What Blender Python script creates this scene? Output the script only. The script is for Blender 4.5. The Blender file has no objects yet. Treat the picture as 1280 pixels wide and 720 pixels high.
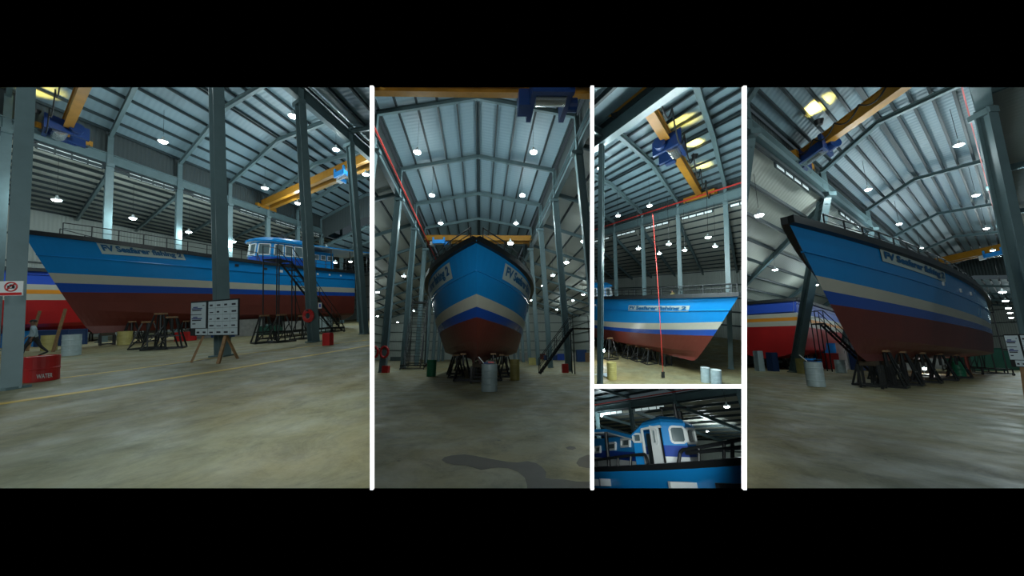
import bpy, bmesh, math, random
from mathutils import Vector, Matrix
random.seed(7)
PI = math.pi
sc = bpy.context.scene
C = sc.collection

# ---------------------------------------------------------------- camera, world, exposure
F = 400.0                                    # focal length in pixels of the 1280 px wide frame
EYE = 1.45
TILT = 0.19
cam = bpy.data.cameras.new('camera')
cam.sensor_width = 36.0
cam.lens = F / 1280 * 36.0
cam.clip_start = 0.05
cam.clip_end = 400
co = bpy.data.objects.new('camera', cam)
C.objects.link(co)
co.location = (0, 0, EYE)
co.rotation_euler = (PI / 2 + TILT, 0, 0)
sc.camera = co
w = bpy.data.worlds.new('world')
sc.world = w
w.use_nodes = True
w.node_tree.nodes['Background'].inputs[0].default_value = (0.55, 0.75, 0.85, 1)
w.node_tree.nodes['Background'].inputs[1].default_value = 0.06
sc.view_settings.view_transform = 'Standard'
sc.view_settings.look = 'None'
sc.view_settings.exposure = 0.0
sc.view_settings.gamma = 1
sc.view_settings.use_curve_mapping = False
sc.cycles.use_denoising = True
sc.cycles.max_bounces = 5
sc.cycles.sample_clamp_indirect = 2.0
gl = bpy.data.lights.new('rear_fill_light', 'AREA')  # fill light added behind the camera, no real fixture
gl.shape = 'RECTANGLE'; gl.size = 16; gl.size_y = 5; gl.energy = 2300; gl.color = (0.86, 0.97, 0.97)
glo = bpy.data.objects.new('rear_fill_light', gl)
C.objects.link(glo)
glo.location = (0, -14, 5.5)
glo.rotation_euler = (math.radians(87), 0, 0)
bl = bpy.data.lights.new('bow_fill_spot', 'SPOT')  # unseen spot added to brighten the bow-on hull
bl.energy = 5000; bl.spot_size = 0.42; bl.spot_blend = 0.8; bl.shadow_soft_size = 0.6; bl.color = (0.86, 0.97, 0.97)
blo = bpy.data.objects.new('bow_fill_spot', bl)
C.objects.link(blo)
blo.location = (0, -3, 2.0)
blo.rotation_euler = (Vector((-1.6, 16, 4.3)) - blo.location).to_track_quat('-Z', 'Y').to_euler()
LAMP_W = 620.0                               # power of one high-bay lamp

# ---------------------------------------------------------------- materials
def mat(name, col, rough=0.6, metal=0.0, var=0.0, scale=3.0, bump=0.0, emit=None, estr=0.0, spec=0.5, stripes=None, col2=None):
    m = bpy.data.materials.new(name)
    m.use_nodes = True
    nt = m.node_tree
    b = nt.nodes['Principled BSDF']
    b.inputs['Roughness'].default_value = rough
    b.inputs['Metallic'].default_value = metal
    b.inputs['Specular IOR Level'].default_value = spec
    c = (*col, 1)
    b.inputs['Base Color'].default_value = c
    if emit:
        b.inputs['Emission Color'].default_value = (*emit, 1)
        b.inputs['Emission Strength'].default_value = estr
    if var > 0 or bump > 0 or col2:
        tc = nt.nodes.new('ShaderNodeTexCoord')
        n = nt.nodes.new('ShaderNodeTexNoise')
        n.inputs['Scale'].default_value = scale
        n.inputs['Detail'].default_value = 6
        n.inputs['Roughness'].default_value = 0.62
        nt.links.new(tc.outputs['Object'], n.inputs['Vector'])
        r = nt.nodes.new('ShaderNodeValToRGB')
        r.color_ramp.elements[0].position = 0.32
        r.color_ramp.elements[1].position = 0.68
        d = col2 if col2 else tuple(x * (1 - var) for x in col)
        r.color_ramp.elements[0].color = (*d, 1)
        r.color_ramp.elements[1].color = (*(tuple(min(1, x * (1 + var * .6)) for x in col) if not col2 else col), 1)
        nt.links.new(n.outputs['Fac'], r.inputs['Fac'])
        nt.links.new(r.outputs['Color'], b.inputs['Base Color'])
        if bump > 0:
            bp = nt.nodes.new('ShaderNodeBump')
            bp.inputs['Strength'].default_value = bump
            bp.inputs['Distance'].default_value = 0.02
            nt.links.new(n.outputs['Fac'], bp.inputs['Height'])
            nt.links.new(bp.outputs['Normal'], b.inputs['Normal'])
    if stripes:                              # ribbed sheet: (axis, wavelength, darkening)
        axis, wl, dk = stripes
        tc = nt.nodes.new('ShaderNodeTexCoord')
        wv = nt.nodes.new('ShaderNodeTexWave')
        wv.bands_direction = axis
        wv.inputs['Scale'].default_value = 0.314 / wl
        wv.inputs['Distortion'].default_value = 0.25
        nt.links.new(tc.outputs['UV'], wv.inputs['Vector'])
        bp = nt.nodes.new('ShaderNodeBump')
        bp.inputs['Strength'].default_value = dk
        bp.inputs['Distance'].default_value = 0.06
        nt.links.new(wv.outputs['Fac'], bp.inputs['Height'])
        nt.links.new(bp.outputs['Normal'], b.inputs['Normal'])
    return m

def concrete(name):
    m = bpy.data.materials.new(name)
    m.use_nodes = True
    nt = m.node_tree
    b = nt.nodes['Principled BSDF']
    tc = nt.nodes.new('ShaderNodeTexCoord')
    def noise(s, det, rgh, dist=0.0):
        n = nt.nodes.new('ShaderNodeTexNoise')
        n.inputs['Scale'].default_value = s
        n.inputs['Detail'].default_value = det
        n.inputs['Roughness'].default_value = rgh
        n.inputs['Distortion'].default_value = dist
        nt.links.new(tc.outputs['Object'], n.inputs['Vector'])
        return n
    def ramp(n, p0, c0, p1, c1):
        r = nt.nodes.new('ShaderNodeValToRGB')
        r.color_ramp.elements[0].position = p0
        r.color_ramp.elements[1].position = p1
        r.color_ramp.elements[0].color = (*c0, 1)
        r.color_ramp.elements[1].color = (*c1, 1)
        nt.links.new(n.outputs['Fac'], r.inputs['Fac'])
        return r
    def mix(a, c, fac, mode='MULTIPLY'):
        x = nt.nodes.new('ShaderNodeMix')
        x.data_type = 'RGBA'
        x.blend_type = mode
        x.inputs[0].default_value = fac
        nt.links.new(a.outputs[0] if a.bl_idname != 'ShaderNodeMix' else a.outputs[2], x.inputs[6])
        nt.links.new(c.outputs[0], x.inputs[7])
        return x
    base = ramp(noise(0.22, 5, 0.6), 0.38, (0.34, 0.265, 0.115), 0.62, (0.315, 0.30, 0.18))
    streak = ramp(noise(1.5, 12, 0.74, 0.6), 0.36, (0.52, 0.52, 0.50), 0.54, (1, 1, 1))
    fine = ramp(noise(9.0, 8, 0.85), 0.3, (0.62, 0.62, 0.60), 0.7, (1.0, 1.0, 1.0))
    spots = ramp(noise(3.0, 2, 0.5), 0.22, (0.25, 0.24, 0.22), 0.27, (1, 1, 1))
    m1 = mix(base, streak, 0.75)
    m2 = mix(m1, fine, 0.8)
    m3 = mix(m2, spots, 0.8)
    nt.links.new(m3.outputs[2], b.inputs['Base Color'])
    rr = ramp(noise(1.3, 6, 0.6), 0.35, (0.42, 0.42, 0.42), 0.65, (0.72, 0.72, 0.72))
    nt.links.new(rr.outputs[0], b.inputs['Roughness'])
    b.inputs['Specular IOR Level'].default_value = 0.35
    return m

M = dict(
    floor=concrete('concrete'),
    steel=mat('painted_steel', (0.115, 0.175, 0.185), 0.42, 0.0, 0.12, 1.5),
    steel_d=mat('dark_steel', (0.045, 0.065, 0.066), 0.5, 0.0, 0.2, 2),
    purlin=mat('purlin_steel', (0.022, 0.036, 0.04), 0.55),
    roof=mat('foil_roof', (0.20, 0.29, 0.33), 0.45, 0.0, stripes=('X', 0.35, 0.22)),
    roof_a=mat('aisle_roof', (0.46, 0.47, 0.41), 0.55, 0.0, stripes=('X', 0.35, 0.2)),
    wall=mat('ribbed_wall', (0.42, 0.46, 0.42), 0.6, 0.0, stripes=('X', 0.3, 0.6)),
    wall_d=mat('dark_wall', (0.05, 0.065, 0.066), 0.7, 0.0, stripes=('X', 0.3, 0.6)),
    bright=mat('pale_sheet', (0.7, 0.76, 0.74), 0.5, emit=(0.8, 0.95, 0.9), estr=0.22),
    yellow=mat('crane_yellow', (0.40, 0.18, 0.015), 0.45, 0, 0.15, 2),
    hoistblue=mat('hoist_blue', (0.006, 0.03, 0.13), 0.35, 0, 0.1, 3),
    brightblue=mat('panel_blue', (0.03, 0.32, 0.85), 0.4),
    metal=mat('bare_metal', (0.6, 0.62, 0.62), 0.25, 0.9),
    black=mat('black_paint', (0.012, 0.014, 0.015), 0.45),
    rope=mat('cable_rubber', (0.01, 0.01, 0.01), 0.7),
    hblue=mat('hull_blue', (0.008, 0.22, 0.56), 0.22, 0, 0.06, 0.6, 0.03, spec=0.5),
    cabinblue=mat('cabin_blue', (0.012, 0.25, 0.62), 0.55, spec=.3),
    cabinnavy=mat('cabin_navy', (0.012, 0.06, 0.36), 0.6, spec=.3),
    hnavy=mat('hull_navy', (0.012, 0.07, 0.36), 0.25, spec=0.5),
    hwhite=mat('hull_cream', (0.46, 0.45, 0.37), 0.35, 0, 0.05, 1.0),
    hred=mat('hull_red', (0.13, 0.022, 0.014), 0.5, 0, 0.15, 0.8, 0.05),
    red2=mat('bright_red', (0.42, 0.01, 0.01), 0.4, 0, 0.1, 1.0),
    orange=mat('orange_paint', (0.72, 0.26, 0.015), 0.4),
    royal=mat('royal_blue', (0.02, 0.08, 0.48), 0.4),
    white=mat('white_paint', (0.68, 0.71, 0.70), 0.45, 0, 0.05, 2),
    deck=mat('deck_white', (0.6, 0.66, 0.66), 0.6, 0, 0.1, 3),
    glass=mat('window_glass', (0.10, 0.14, 0.15), 0.08, 0, spec=0.9),
    nameb=mat('name_board', (0.40, 0.48, 0.46), 0.5),
    nametx=mat('name_letters', (0.004, 0.09, 0.22), 0.5),
    redpaint=mat('signal_red', (0.5, 0.02, 0.02), 0.45, 0, 0.12, 3),
    drumwhite=mat('drum_pale_blue', (0.40, 0.50, 0.52), 0.4, 0, 0.14, 4),
    drumyel=mat('drum_yellow', (0.42, 0.36, 0.12), 0.5, 0, 0.15, 4),
    drumgreen=mat('drum_green', (0.02, 0.23, 0.12), 0.45, 0, 0.15, 4),
    wood=mat('timber', (0.26, 0.15, 0.07), 0.7, 0, 0.3, 8),
    darkwood=mat('dark_timber', (0.05, 0.035, 0.02), 0.8, 0, 0.3, 8),
    skin=mat('skin', (0.16, 0.08, 0.05), 0.6),
    hair=mat('hair', (0.01, 0.008, 0.007), 0.7),
    shirt=mat('shirt_grey_blue', (0.25, 0.33, 0.36), 0.8),
    trous=mat('dark_trousers', (0.015, 0.016, 0.02), 0.8),
    teal=mat('teal_shirt', (0.03, 0.28, 0.36), 0.8),
    navy=mat('navy_shirt', (0.02, 0.04, 0.14), 0.8),
    khaki=mat('khaki_shirt', (0.20, 0.16, 0.06), 0.8),
    line=mat('line_yellow', (0.62, 0.40, 0.04), 0.5, 0, 0.2, 5),
    wet=mat('wet_concrete', (0.075, 0.055, 0.028), 0.5, 0, 0.25, 2, spec=0.25),
    lampw=mat('lamp_glow', (1, 1, 1), 0.5, emit=(0.82, 1.0, 1.0), estr=45),
    lampb=mat('lamp_shade', (0.5, 0.55, 0.55), 0.4, emit=None),
    red_line=mat('red_conductor', (0.55, 0.04, 0.03), 0.5),
    blackwall=mat('matt_black', (0, 0, 0), 1.0, spec=0.0),
    white_divider=mat('white_light_strip', (0.9, 0.9, 0.9), 0.6, emit=(1, 1, 1), estr=1.0),  # plain dividers, given a glow so they stay pure white
    partition=mat('dark_partition', (0.05, 0.06, 0.06), 0.8, 0, 0.1, 1),
    paper=mat('paper', (0.46, 0.54, 0.57), 0.7),
    ink=mat('ink', (0.02, 0.02, 0.03), 0.7),
    inkblue=mat('ink_blue', (0.03, 0.04, 0.18), 0.7),
    glow_win=mat('daylit_pane', (0.8, 0.85, 0.85), 0.5, emit=(0.75, 0.95, 0.95), estr=0.42),
    tarp=mat('blue_tarp', (0.015, 0.05, 0.16), 0.6),
    greybox=mat('grey_goods', (0.3, 0.3, 0.28), 0.7, 0, 0.2, 3),
    green_m=mat('green_machine', (0.015, 0.08, 0.055), 0.6),
)

# ---------------------------------------------------------------- rooms
def rot(p, r):
    c, s = math.cos(p), math.sin(p)
    A = Matrix(((1, 0, 0), (0, c, s), (0, -s, c)))
    c, s = math.cos(r), math.sin(r)
    B = Matrix(((c, 0, s), (0, 1, 0), (-s, 0, c)))
    return B @ A
CT = Matrix.Rotation(TILT, 3, 'X')
D0 = 2.2                                     # distance of the front wall
class Room:
    def __init__(s, i, p, r, h, x0, x1, y0=None, y1=None):
        s.i, s.h = i, h
        s.R = rot(p, r)
        s.M = Matrix.Translation((0, 0, EYE)) @ (CT @ s.R).to_4x4() @ Matrix.Translation((0, 0, -h))
        s.win = (x0, x1, y0, y1)
    def ray(s, px, py):
        return s.R.transposed() @ Vector(((px - 640) / F, 1, (360 - py) / F))
    def at(s, px, py, z=0.0):                # the point at height z seen at a pixel
        d = s.ray(px, py)
        t = (z - s.h) / d.z
        return Vector((d.x * t, d.y * t, z))
    def dep(s, px, py, Y):
        d = s.ray(px, py)
        return Vector((d.x * Y / d.y, Y, s.h + d.z * Y / d.y))
    def pl(s, px, py, a, b):                 # the point of a vertical plane through plan points a, b
        d = s.ray(px, py)
        n = Vector((b[1] - a[1], a[0] - b[0], 0))
        t = (n.x * a[0] + n.y * a[1]) / (n.x * d.x + n.y * d.y)
        return Vector((d.x * t, d.y * t, s.h + d.z * t))
R1 = Room(1, .0618, -.0392, 1.45, -60, 462.6)
R2 = Room(2, .2018, -.0039, 1.45, 466.4, 738.6)
R3 = Room(3, .0118, -.0256, 6.2, 742.4, 929.6, None, 481.6)
R4 = Room(4, .46, .03, 5.1, 742.4, 929.6, 485.4, None)
R5 = Room(5, .1817, .016, 1.45, 933.4, 1340)
VIEW = {1: 'leftmost view', 2: 'bow-on view', 3: 'high side view', 4: 'small cabin view', 5: 'rightmost view'}
ORD = ['first', 'second', 'third', 'fourth', 'fifth', 'sixth', 'seventh', 'eighth', 'ninth', 'tenth', 'eleventh', 'twelfth',
       'thirteenth', 'fourteenth', 'fifteenth', 'sixteenth', 'seventeenth', 'eighteenth', 'nineteenth', 'twentieth', 'last']
def ordn(i): return ORD[min(i, 20)]

class MB:
    def __init__(s):
        s.v, s.f, s.m, s.uv = [], [], [], {}
        s.mats = []
    def mi(s, m):
        if m not in s.mats: s.mats.append(m)
        return s.mats.index(m)
    def face(s, idx, m, uv=None):
        s.f.append(idx); s.m.append(s.mi(m))
        if uv: s.uv[len(s.f) - 1] = uv
    def poly(s, pts, m, uv=None):
        n = len(s.v)
        s.v += [Vector(p) for p in pts]
        s.face(list(range(n, n + len(pts))), m, uv)
    def hexa(s, a, b, m):                    # two quads (corner lists in the same order)
        n = len(s.v)
        s.v += [Vector(p) for p in a] + [Vector(p) for p in b]
        k = len(a)
        s.face([n + i for i in reversed(range(k))], m)
        s.face([n + k + i for i in range(k)], m)
        for i in range(k):
            j = (i + 1) % k
            s.face([n + i, n + j, n + k + j, n + k + i], m)
        return s
    def bar(s, p, q, wd, ht, m, up=(0, 0, 1)):
        p, q = Vector(p), Vector(q)
        d = (q - p).normalized()
        up = Vector(up)
        sd = d.cross(up)
        if sd.length < 1e-4: sd = d.cross(Vector((1, 0, 0)))
        sd.normalize()
        u = sd.cross(d).normalized()
        o = [(-1, -1), (1, -1), (1, 1), (-1, 1)]
        s.hexa([p + sd * a * wd / 2 + u * b * ht / 2 for a, b in o], [q + sd * a * wd / 2 + u * b * ht / 2 for a, b in o], m)
        return s
    def ibar(s, p, q, wd, ht, m, up=(0, 0, 1), tf=.04, tw=.03):
        p, q = Vector(p), Vector(q)
        d = (q - p).normalized(); up = Vector(up)
        sd = d.cross(up)
        if sd.length < 1e-4: sd = d.cross(Vector((1, 0, 0)))
        sd.normalize(); u = sd.cross(d).normalized()
        for c, a, b in ((ht / 2 - tf / 2, wd, tf), (-ht / 2 + tf / 2, wd, tf), (0, tw, ht - 2 * tf)):
            s.bar(p + u * c, q + u * c, a, b, m, u)
        return s
    def box(s, c, sz, m, ax=None):
        c = Vector(c)
        X, Y, Z = ax if ax else (Vector((1, 0, 0)), Vector((0, 1, 0)), Vector((0, 0, 1)))
        o = [(-1, -1), (1, -1), (1, 1), (-1, 1)]
        s.hexa([c + X * a * sz[0] / 2 + Y * b * sz[1] / 2 - Z * sz[2] / 2 for a, b in o],
               [c + X * a * sz[0] / 2 + Y * b * sz[1] / 2 + Z * sz[2] / 2 for a, b in o], m)
        return s
    def tube(s, p, q, r, m, n=8, r2=None):
        p, q = Vector(p), Vector(q)
        d = (q - p).normalized()
        a = d.cross(Vector((0, 0, 1)))
        if a.length < 1e-3: a = d.cross(Vector((1, 0, 0)))
        a.normalize(); b = d.cross(a)
        r2 = r if r2 is None else r2
        s.hexa([p + (a * math.cos(t) - b * math.sin(t)) * r for t in [2 * PI * i / n for i in range(n)]],
               [q + (a * math.cos(t) - b * math.sin(t)) * r2 for t in [2 * PI * i / n for i in range(n)]], m)
        return s
    def path(s, pts, r, m, n=6):
        for a, b in zip(pts, pts[1:]):
            if (Vector(b) - Vector(a)).length > 1e-4: s.tube(a, b, r, m, n)
        return s
    def lathe(s, prof, m, c=(0, 0, 0), n=24):
        c = Vector(c); base = len(s.v)
        for r, z in prof:
            for i in range(n):
                t = 2 * PI * i / n
                s.v.append(c + Vector((r * math.cos(t), r * math.sin(t), z)))
        for k in range(len(prof) - 1):
            for i in range(n):
                j = (i + 1) % n
                s.face([base + k * n + i, base + k * n + j, base + (k + 1) * n + j, base + (k + 1) * n + i], m)
        s.face([base + i for i in reversed(range(n))], m)
        s.face([base + (len(prof) - 1) * n + i for i in range(n)], m)
        return s
    def grid(s, rows, m_of, closed=False):
        base = len(s.v); n = len(rows[0])
        for r in rows: s.v += [Vector(p) for p in r]
        for i in range(len(rows) - 1):
            for j in range(n - 1):
                s.face([base + i * n + j, base + i * n + j + 1, base + (i + 1) * n + j + 1, base + (i + 1) * n + j], m_of(i, j))
        return s

def mesh_of(mb, name, off=Vector((0, 0, 0)), smooth=False):
    me = bpy.data.meshes.new(name)
    me.from_pydata([tuple(v - off) for v in mb.v], [], mb.f)
    for m in mb.mats: me.materials.append(M[m])
    me.polygons.foreach_set('material_index', mb.m)
    if mb.uv:
        ul = me.uv_layers.new(name='UVMap')
        for fi, uvs in mb.uv.items():
            for li, uvc in zip(me.polygons[fi].loop_indices, uvs): ul.data[li].uv = uvc
    if smooth: me.polygons.foreach_set('use_smooth', [True] * len(me.polygons))
    me.update()
    return me

ROOM_OF = {}
class Thing:                                 # a top-level Empty
    def __init__(s, R, name, label, cat, base=(0, 0, 0), rz=0.0, group=None):
        s.R, s.base = R, Vector(base)
        s.o = bpy.data.objects.new(name, None)
        C.objects.link(s.o)
        s.o.empty_display_size = 0.2
        s.o.matrix_world = R.M @ Matrix.Translation(s.base) @ Matrix.Rotation(rz, 4, 'Z')
        s.o['label'] = label; s.o['category'] = cat
        if group: s.o['group'] = group
        ROOM_OF[s.o.name] = R
    def part(s, name, mb, local=False, smooth=False, label=None, parent=None):
        # local: coordinates are the thing's own; otherwise room coordinates (only for rz = 0)
        me = mesh_of(mb, name, Vector((0, 0, 0)) if local else s.base, smooth)
        o = bpy.data.objects.new(name, me)
        C.objects.link(o)
        o.parent = parent or s.o
        if label: o['label'] = label
        ROOM_OF[o.name] = s.R
        return o
def single(R, name, mb, label=None, cat=None, base=None, group=None, kind=None, smooth=False):
    if base is None:
        base = sum(mb.v, Vector((0, 0, 0))) / len(mb.v)
        base.z = min(v.z for v in mb.v)
    base = Vector(base)
    me = mesh_of(mb, name, base, smooth)
    o = bpy.data.objects.new(name, me)
    C.objects.link(o)
    o.matrix_world = R.M @ Matrix.Translation(base)
    if label: o['label'] = label
    if cat: o['category'] = cat
    if group: o['group'] = group
    if kind: o['kind'] = kind
    ROOM_OF[o.name] = R
    return o
def dup(src, R, loc, rz=0.0, label=None, group=None, scale=1.0):
    r = src.copy(); C.objects.link(r)
    r.matrix_world = R.M @ Matrix.Translation(loc) @ Matrix.Rotation(rz, 4, 'Z') @ Matrix.Scale(scale, 4)
    if label: r['label'] = label
    if group: r['group'] = group
    ROOM_OF[r.name] = R
    for ch in list(src.children):
        c = ch.copy(); C.objects.link(c); c.parent = r; ROOM_OF[c.name] = R
        for g in ch.children:
            d = g.copy(); C.objects.link(d); d.parent = c; ROOM_OF[d.name] = R
    return r

# ---------------------------------------------------------------- front wall, white strips, partitions
def camp(px, py, d):                         # a point on the frustum of the openings (display case geometry)
    return Vector((0, 0, EYE)) + CT @ Vector(((px - 640) / F * d, d, (360 - py) / F * d))
class W0: pass
W0 = Room(0, -TILT, 0, EYE, -900, 2200); W0.M = Matrix.Identity(4)
def panel(mb, x0, x1, y0, y1, d0, d1, m):
    k = [(x0, y0), (x1, y0), (x1, y1), (x0, y1)]
    n = CT @ Vector((0, 1, 0))
    a = [camp(x, y, d0) for x, y in k]
    mb.hexa([p for p in a], [p + n * (d1 - d0) for p in a], m)
fw = MB()
for x0, x1, y0, y1 in ((-500, 1780, -400, 107), (-500, 1780, 612.5, 1150), (-500, -40, 107, 612.5), (1320, 1780, 107, 612.5)):
    panel(fw, x0, x1, y0, y1, D0, D0 + .02, 'blackwall')
single(W0, 'wall_front', fw, kind='structure')
n = 0
for x0, x1, y0, y1 in ((462.5, 466.5, 107, 612.5), (738.5, 742.5, 107, 612.5), (929.5, 933.5, 107, 612.5), (742.5, 929.5, 481.5, 485.5)):
    n += 1
    t = MB(); panel(t, x0, x1, y0, y1, D0, D0 + .02, 'white_divider')
    single(W0, 'trim_%d' % n, t, kind='structure')
DEEP = 90.0
for nm, (x0, x1, y0, y1) in {'wall_partition_left': (462.6, 466.4, 100, 620), 'wall_partition_middle': (738.6, 742.4, 100, 620),
                             'wall_partition_right': (929.6, 933.4, 100, 620), 'wall_partition_shelf': (742.4, 929.6, 481.6, 485.4)}.items():
    t = MB()
    k = [(x0, y0), (x1, y0), (x1, y1), (x0, y1)]
    t.hexa([camp(x, y, D0 + .021) for x, y in k], [camp(x, y, DEEP) for x, y in k], 'partition')
    single(W0, nm, t, kind='structure')

# ---------------------------------------------------------------- hall
class Hall:
    def __init__(s, R, aU, aV, x0, y0, W, B, H, E, G, rn, rf, lean_top=False):
        s.R = R
        s.U = Vector((math.sin(aU), math.cos(aU), 0)); s.V = Vector((math.sin(aV), math.cos(aV), 0))
        s.O = Vector((x0, y0, 0)); s.W, s.B, s.H, s.E, s.G, s.rn, s.rf = W, B, H, E, G, rn, rf; s.tag = 'main roof'
    def p(s, v, k, z): return s.O + s.U * (k * s.B) + s.V * v + Vector((0, 0, z))
    def row(s, side, k, z):
        f = min(z / s.H, 1)
        return s.p(s.rn * f if side == 'n' else s.W - s.rf * f, k, z)
    def ridge(s, k, dz=0): return s.p(.5 * s.W + (s.rn - s.rf) * .5, k, s.G + dz)
    def slope(s, side, t, k, dz=0):
        a = s.row(side, k, s.E); b = s.ridge(k)
        q = a.lerp(b, t); q.z += dz
        return q

CTR = {}
def column(h, side, k, w, label, sec=(.5, .36)):
    R = h.R
    b, t, e = h.row(side, k, 0), h.row(side, k, h.H), h.row(side, k, h.E)
    th = Thing(R, 'steel_column', label, 'column', b, group=None)
    m = MB(); m.ibar(b, t, sec[1] * w, sec[0] * w, 'steel', h.V, .04 * w, .04 * w)
    th.part('shaft', m)
    m = MB(); m.ibar(t, e, .3 * w, .3 * w, 'steel', h.V); th.part('upper_post', m)
    m = MB(); m.box(b + Vector((0, 0, .03)), (sec[0] * w * 1.12, sec[0] * w * 1.12, .06), 'steel'); th.part('base_plate', m)
    m = MB()
    inw = (h.V if side == 'n' else -h.V)
    m.bar(t - inw * .3 * w * sec[0] / .5 + Vector((0, 0, -.18 * w)), t + inw * .5 * w * sec[0] / .5 + Vector((0, 0, -.18 * w)), sec[1] * w, .24 * w, 'steel')
    th.part('bracket', m)
    return th

def beam_run(h, side, k0, k1, label, name='crane_runway_beam', dep=.8, clear=None):
    a, b = h.row(side, k0, h.H + dep / 2), h.row(side, k1, h.H + dep / 2)
    th = Thing(h.R, name, label, 'beam', a)
    m = MB(); m.ibar(a, b, .4, dep, 'steel', (0, 0, 1)); th.part('girder', m)
    inw = (h.V if side == 'n' else -h.V)
    m = MB(); m.bar(a + Vector((0, 0, dep / 2 + .06)), b + Vector((0, 0, dep / 2 + .06)), .1, .12, 'steel_d'); th.part('crane_rail', m)
    return th

def rafters(h, k0, k1, sz=.38, m='steel'):
    for i in range(k0, k1 + 1):
        a, g, b = h.row('n', i, h.E), h.ridge(i), h.row('f', i, h.E)
        mb = MB(); mb.ibar(a, g, .22, sz, m); mb.ibar(g, b, .22, sz, m)
        single(h.R, 'roof_rafter', mb, 'pitched steel rafter of the %s, %s from the front, %s' % (h.tag, ordn(i - k0), VIEW[h.R.i]), 'rafter', base=a)

def roofs(h, k0, k1, npur, mroof='roof', pz=.26, psz=(.12, .2), gr=True):
    R = h.R
    mb = MB()
    for side in 'nf':
        a, b = h.slope(side, 0, k0, pz + .12), h.slope(side, 0, k1, pz + .12)
        c, d = h.slope(side, 1, k1, pz + .12), h.slope(side, 1, k0, pz + .12)
        L = (b - a).length; S = (d - a).length
        mb.poly([a, b, c, d], mroof, [(0, 0), (L, 0), (L, S), (0, S)])
    single(R, 'ceiling', mb, kind='structure', base=h.slope('n', 0, k0))
    idx = 0
    for side in 'nf':
        for j in range(npur + 1):
            t = j / npur * .985 if j else .02
            mb = MB(); mb.bar(h.slope(side, t, k0, pz), h.slope(side, t, k1, pz), psz[0], psz[1], 'purlin')
            single(R, 'roof_purlin', mb, 'dark purlin, %s slope of the %s, %s up from the eave, %s' % (
                'near' if side == 'n' else 'far', h.tag, ordn(j), VIEW[R.i]), 'purlin', base=h.slope(side, t, k0, pz), group=h.tag + ' purlins in the ' + VIEW[R.i])

def aisle(h, side, A, z0, z1, k0, k1, npur, mroof='roof_a', wall=True, wallm='wall', girts=4, raf=True, psz=(.12, .2)):
    R = h.R
    def q(t, k, dz=0):
        a = h.row(side, k, h.H)
        v = (h.V if side == 'f' else -h.V)
        r = a + v * (A * t); r.z = z0 + (z1 - z0) * t + dz
        return r
    a, b, c, d = q(0, k0, .3), q(0, k1, .3), q(1, k1, .3), q(1, k0, .3)
    mb = MB(); L = (b - a).length; S = (d - a).length
    mb.poly([a, b, c, d], mroof, [(0, 0), (L, 0), (L, S), (0, S)])
    single(R, 'ceiling', mb, kind='structure', base=a)
    wd = 'far' if side == 'f' else 'near'
    for j in range(npur + 1):
        mb = MB(); mb.bar(q(j / npur, k0, .15), q(j / npur, k1, .15), psz[0], psz[1], 'purlin')
        single(R, 'roof_purlin', mb, 'dark purlin under the %s side-aisle roof, %s out from the columns, %s' % (wd, ordn(j), VIEW[R.i]), 'purlin', base=q(j / npur, k0, .15), group='side aisle purlins in the ' + VIEW[R.i])
    if raf:
        for i in range(math.ceil(k0), math.floor(k1) + 1):
            mb = MB(); mb.ibar(q(0, i, -.1), q(1, i, -.1), .2, .34, 'steel')
            single(R, 'aisle_rafter', mb, 'sloping steel rafter of the %s aisle, %s from the front, %s' % (wd, ordn(i - math.ceil(k0)), VIEW[R.i]), 'rafter', base=q(0, i))
    if wall:
        a, b = q(1, k0), q(1, k1)
        mb = MB()
        a0, b0 = Vector((a.x, a.y, 0)), Vector((b.x, b.y, 0))
        L = (b - a).length
        mb.poly([a0, b0, b + Vector((0, 0, .3)), a + Vector((0, 0, .3))], wallm, [(0, 0), (L, 0), (L, z1), (0, z1)])
        single(R, 'wall_' + wd, mb, kind='structure')
        for g in range(1, girts + 1):
            z = z1 * g / (girts + 1)
            off = (h.V if side == 'f' else -h.V) * -.12
            mb = MB(); mb.bar(a0 + off + Vector((0, 0, z)), b0 + off + Vector((0, 0, z)), .12, .16, 'steel_d')
            single(R, 'wall_girt', mb, 'horizontal steel wall rail on the %s wall, %s up in the %s' % (wd, ordn(g - 1), VIEW[R.i]), 'rail', base=a0)
    return q

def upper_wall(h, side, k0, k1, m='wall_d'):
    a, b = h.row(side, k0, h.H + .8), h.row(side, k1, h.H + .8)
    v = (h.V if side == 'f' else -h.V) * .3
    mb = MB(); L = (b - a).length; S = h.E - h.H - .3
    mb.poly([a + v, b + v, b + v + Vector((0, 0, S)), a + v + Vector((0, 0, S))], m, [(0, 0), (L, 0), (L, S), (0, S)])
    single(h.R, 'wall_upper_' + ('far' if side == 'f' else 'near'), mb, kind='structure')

def clerestory(h, side, k, lab, z=None, n=4, f0=.25, f1=.92, hh=.42):
    z = h.H - .34 if z is None else z
    v = (h.V if side == 'f' else -h.V) * .15
    a, b = h.row(side, k + f0, h.H), h.row(side, k + f1, h.H)
    a.z = b.z = z; a += v; b += v
    th = Thing(h.R, 'clerestory_window', lab, 'window', a)
    fr = MB()
    for dz in (-hh / 2, hh / 2): fr.bar(a + Vector((0, 0, dz)), b + Vector((0, 0, dz)), .06, .06, 'steel_d')
    for i in range(n + 1):
        q = a.lerp(b, i / n)
        fr.bar(q + Vector((0, 0, -hh / 2)), q + Vector((0, 0, hh / 2)), .08, .08, 'steel_d')
    th.part('frame', fr)
    g = MB(); g.bar(a, b, .02, hh, 'glow_win'); th.part('pane', g)

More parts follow.
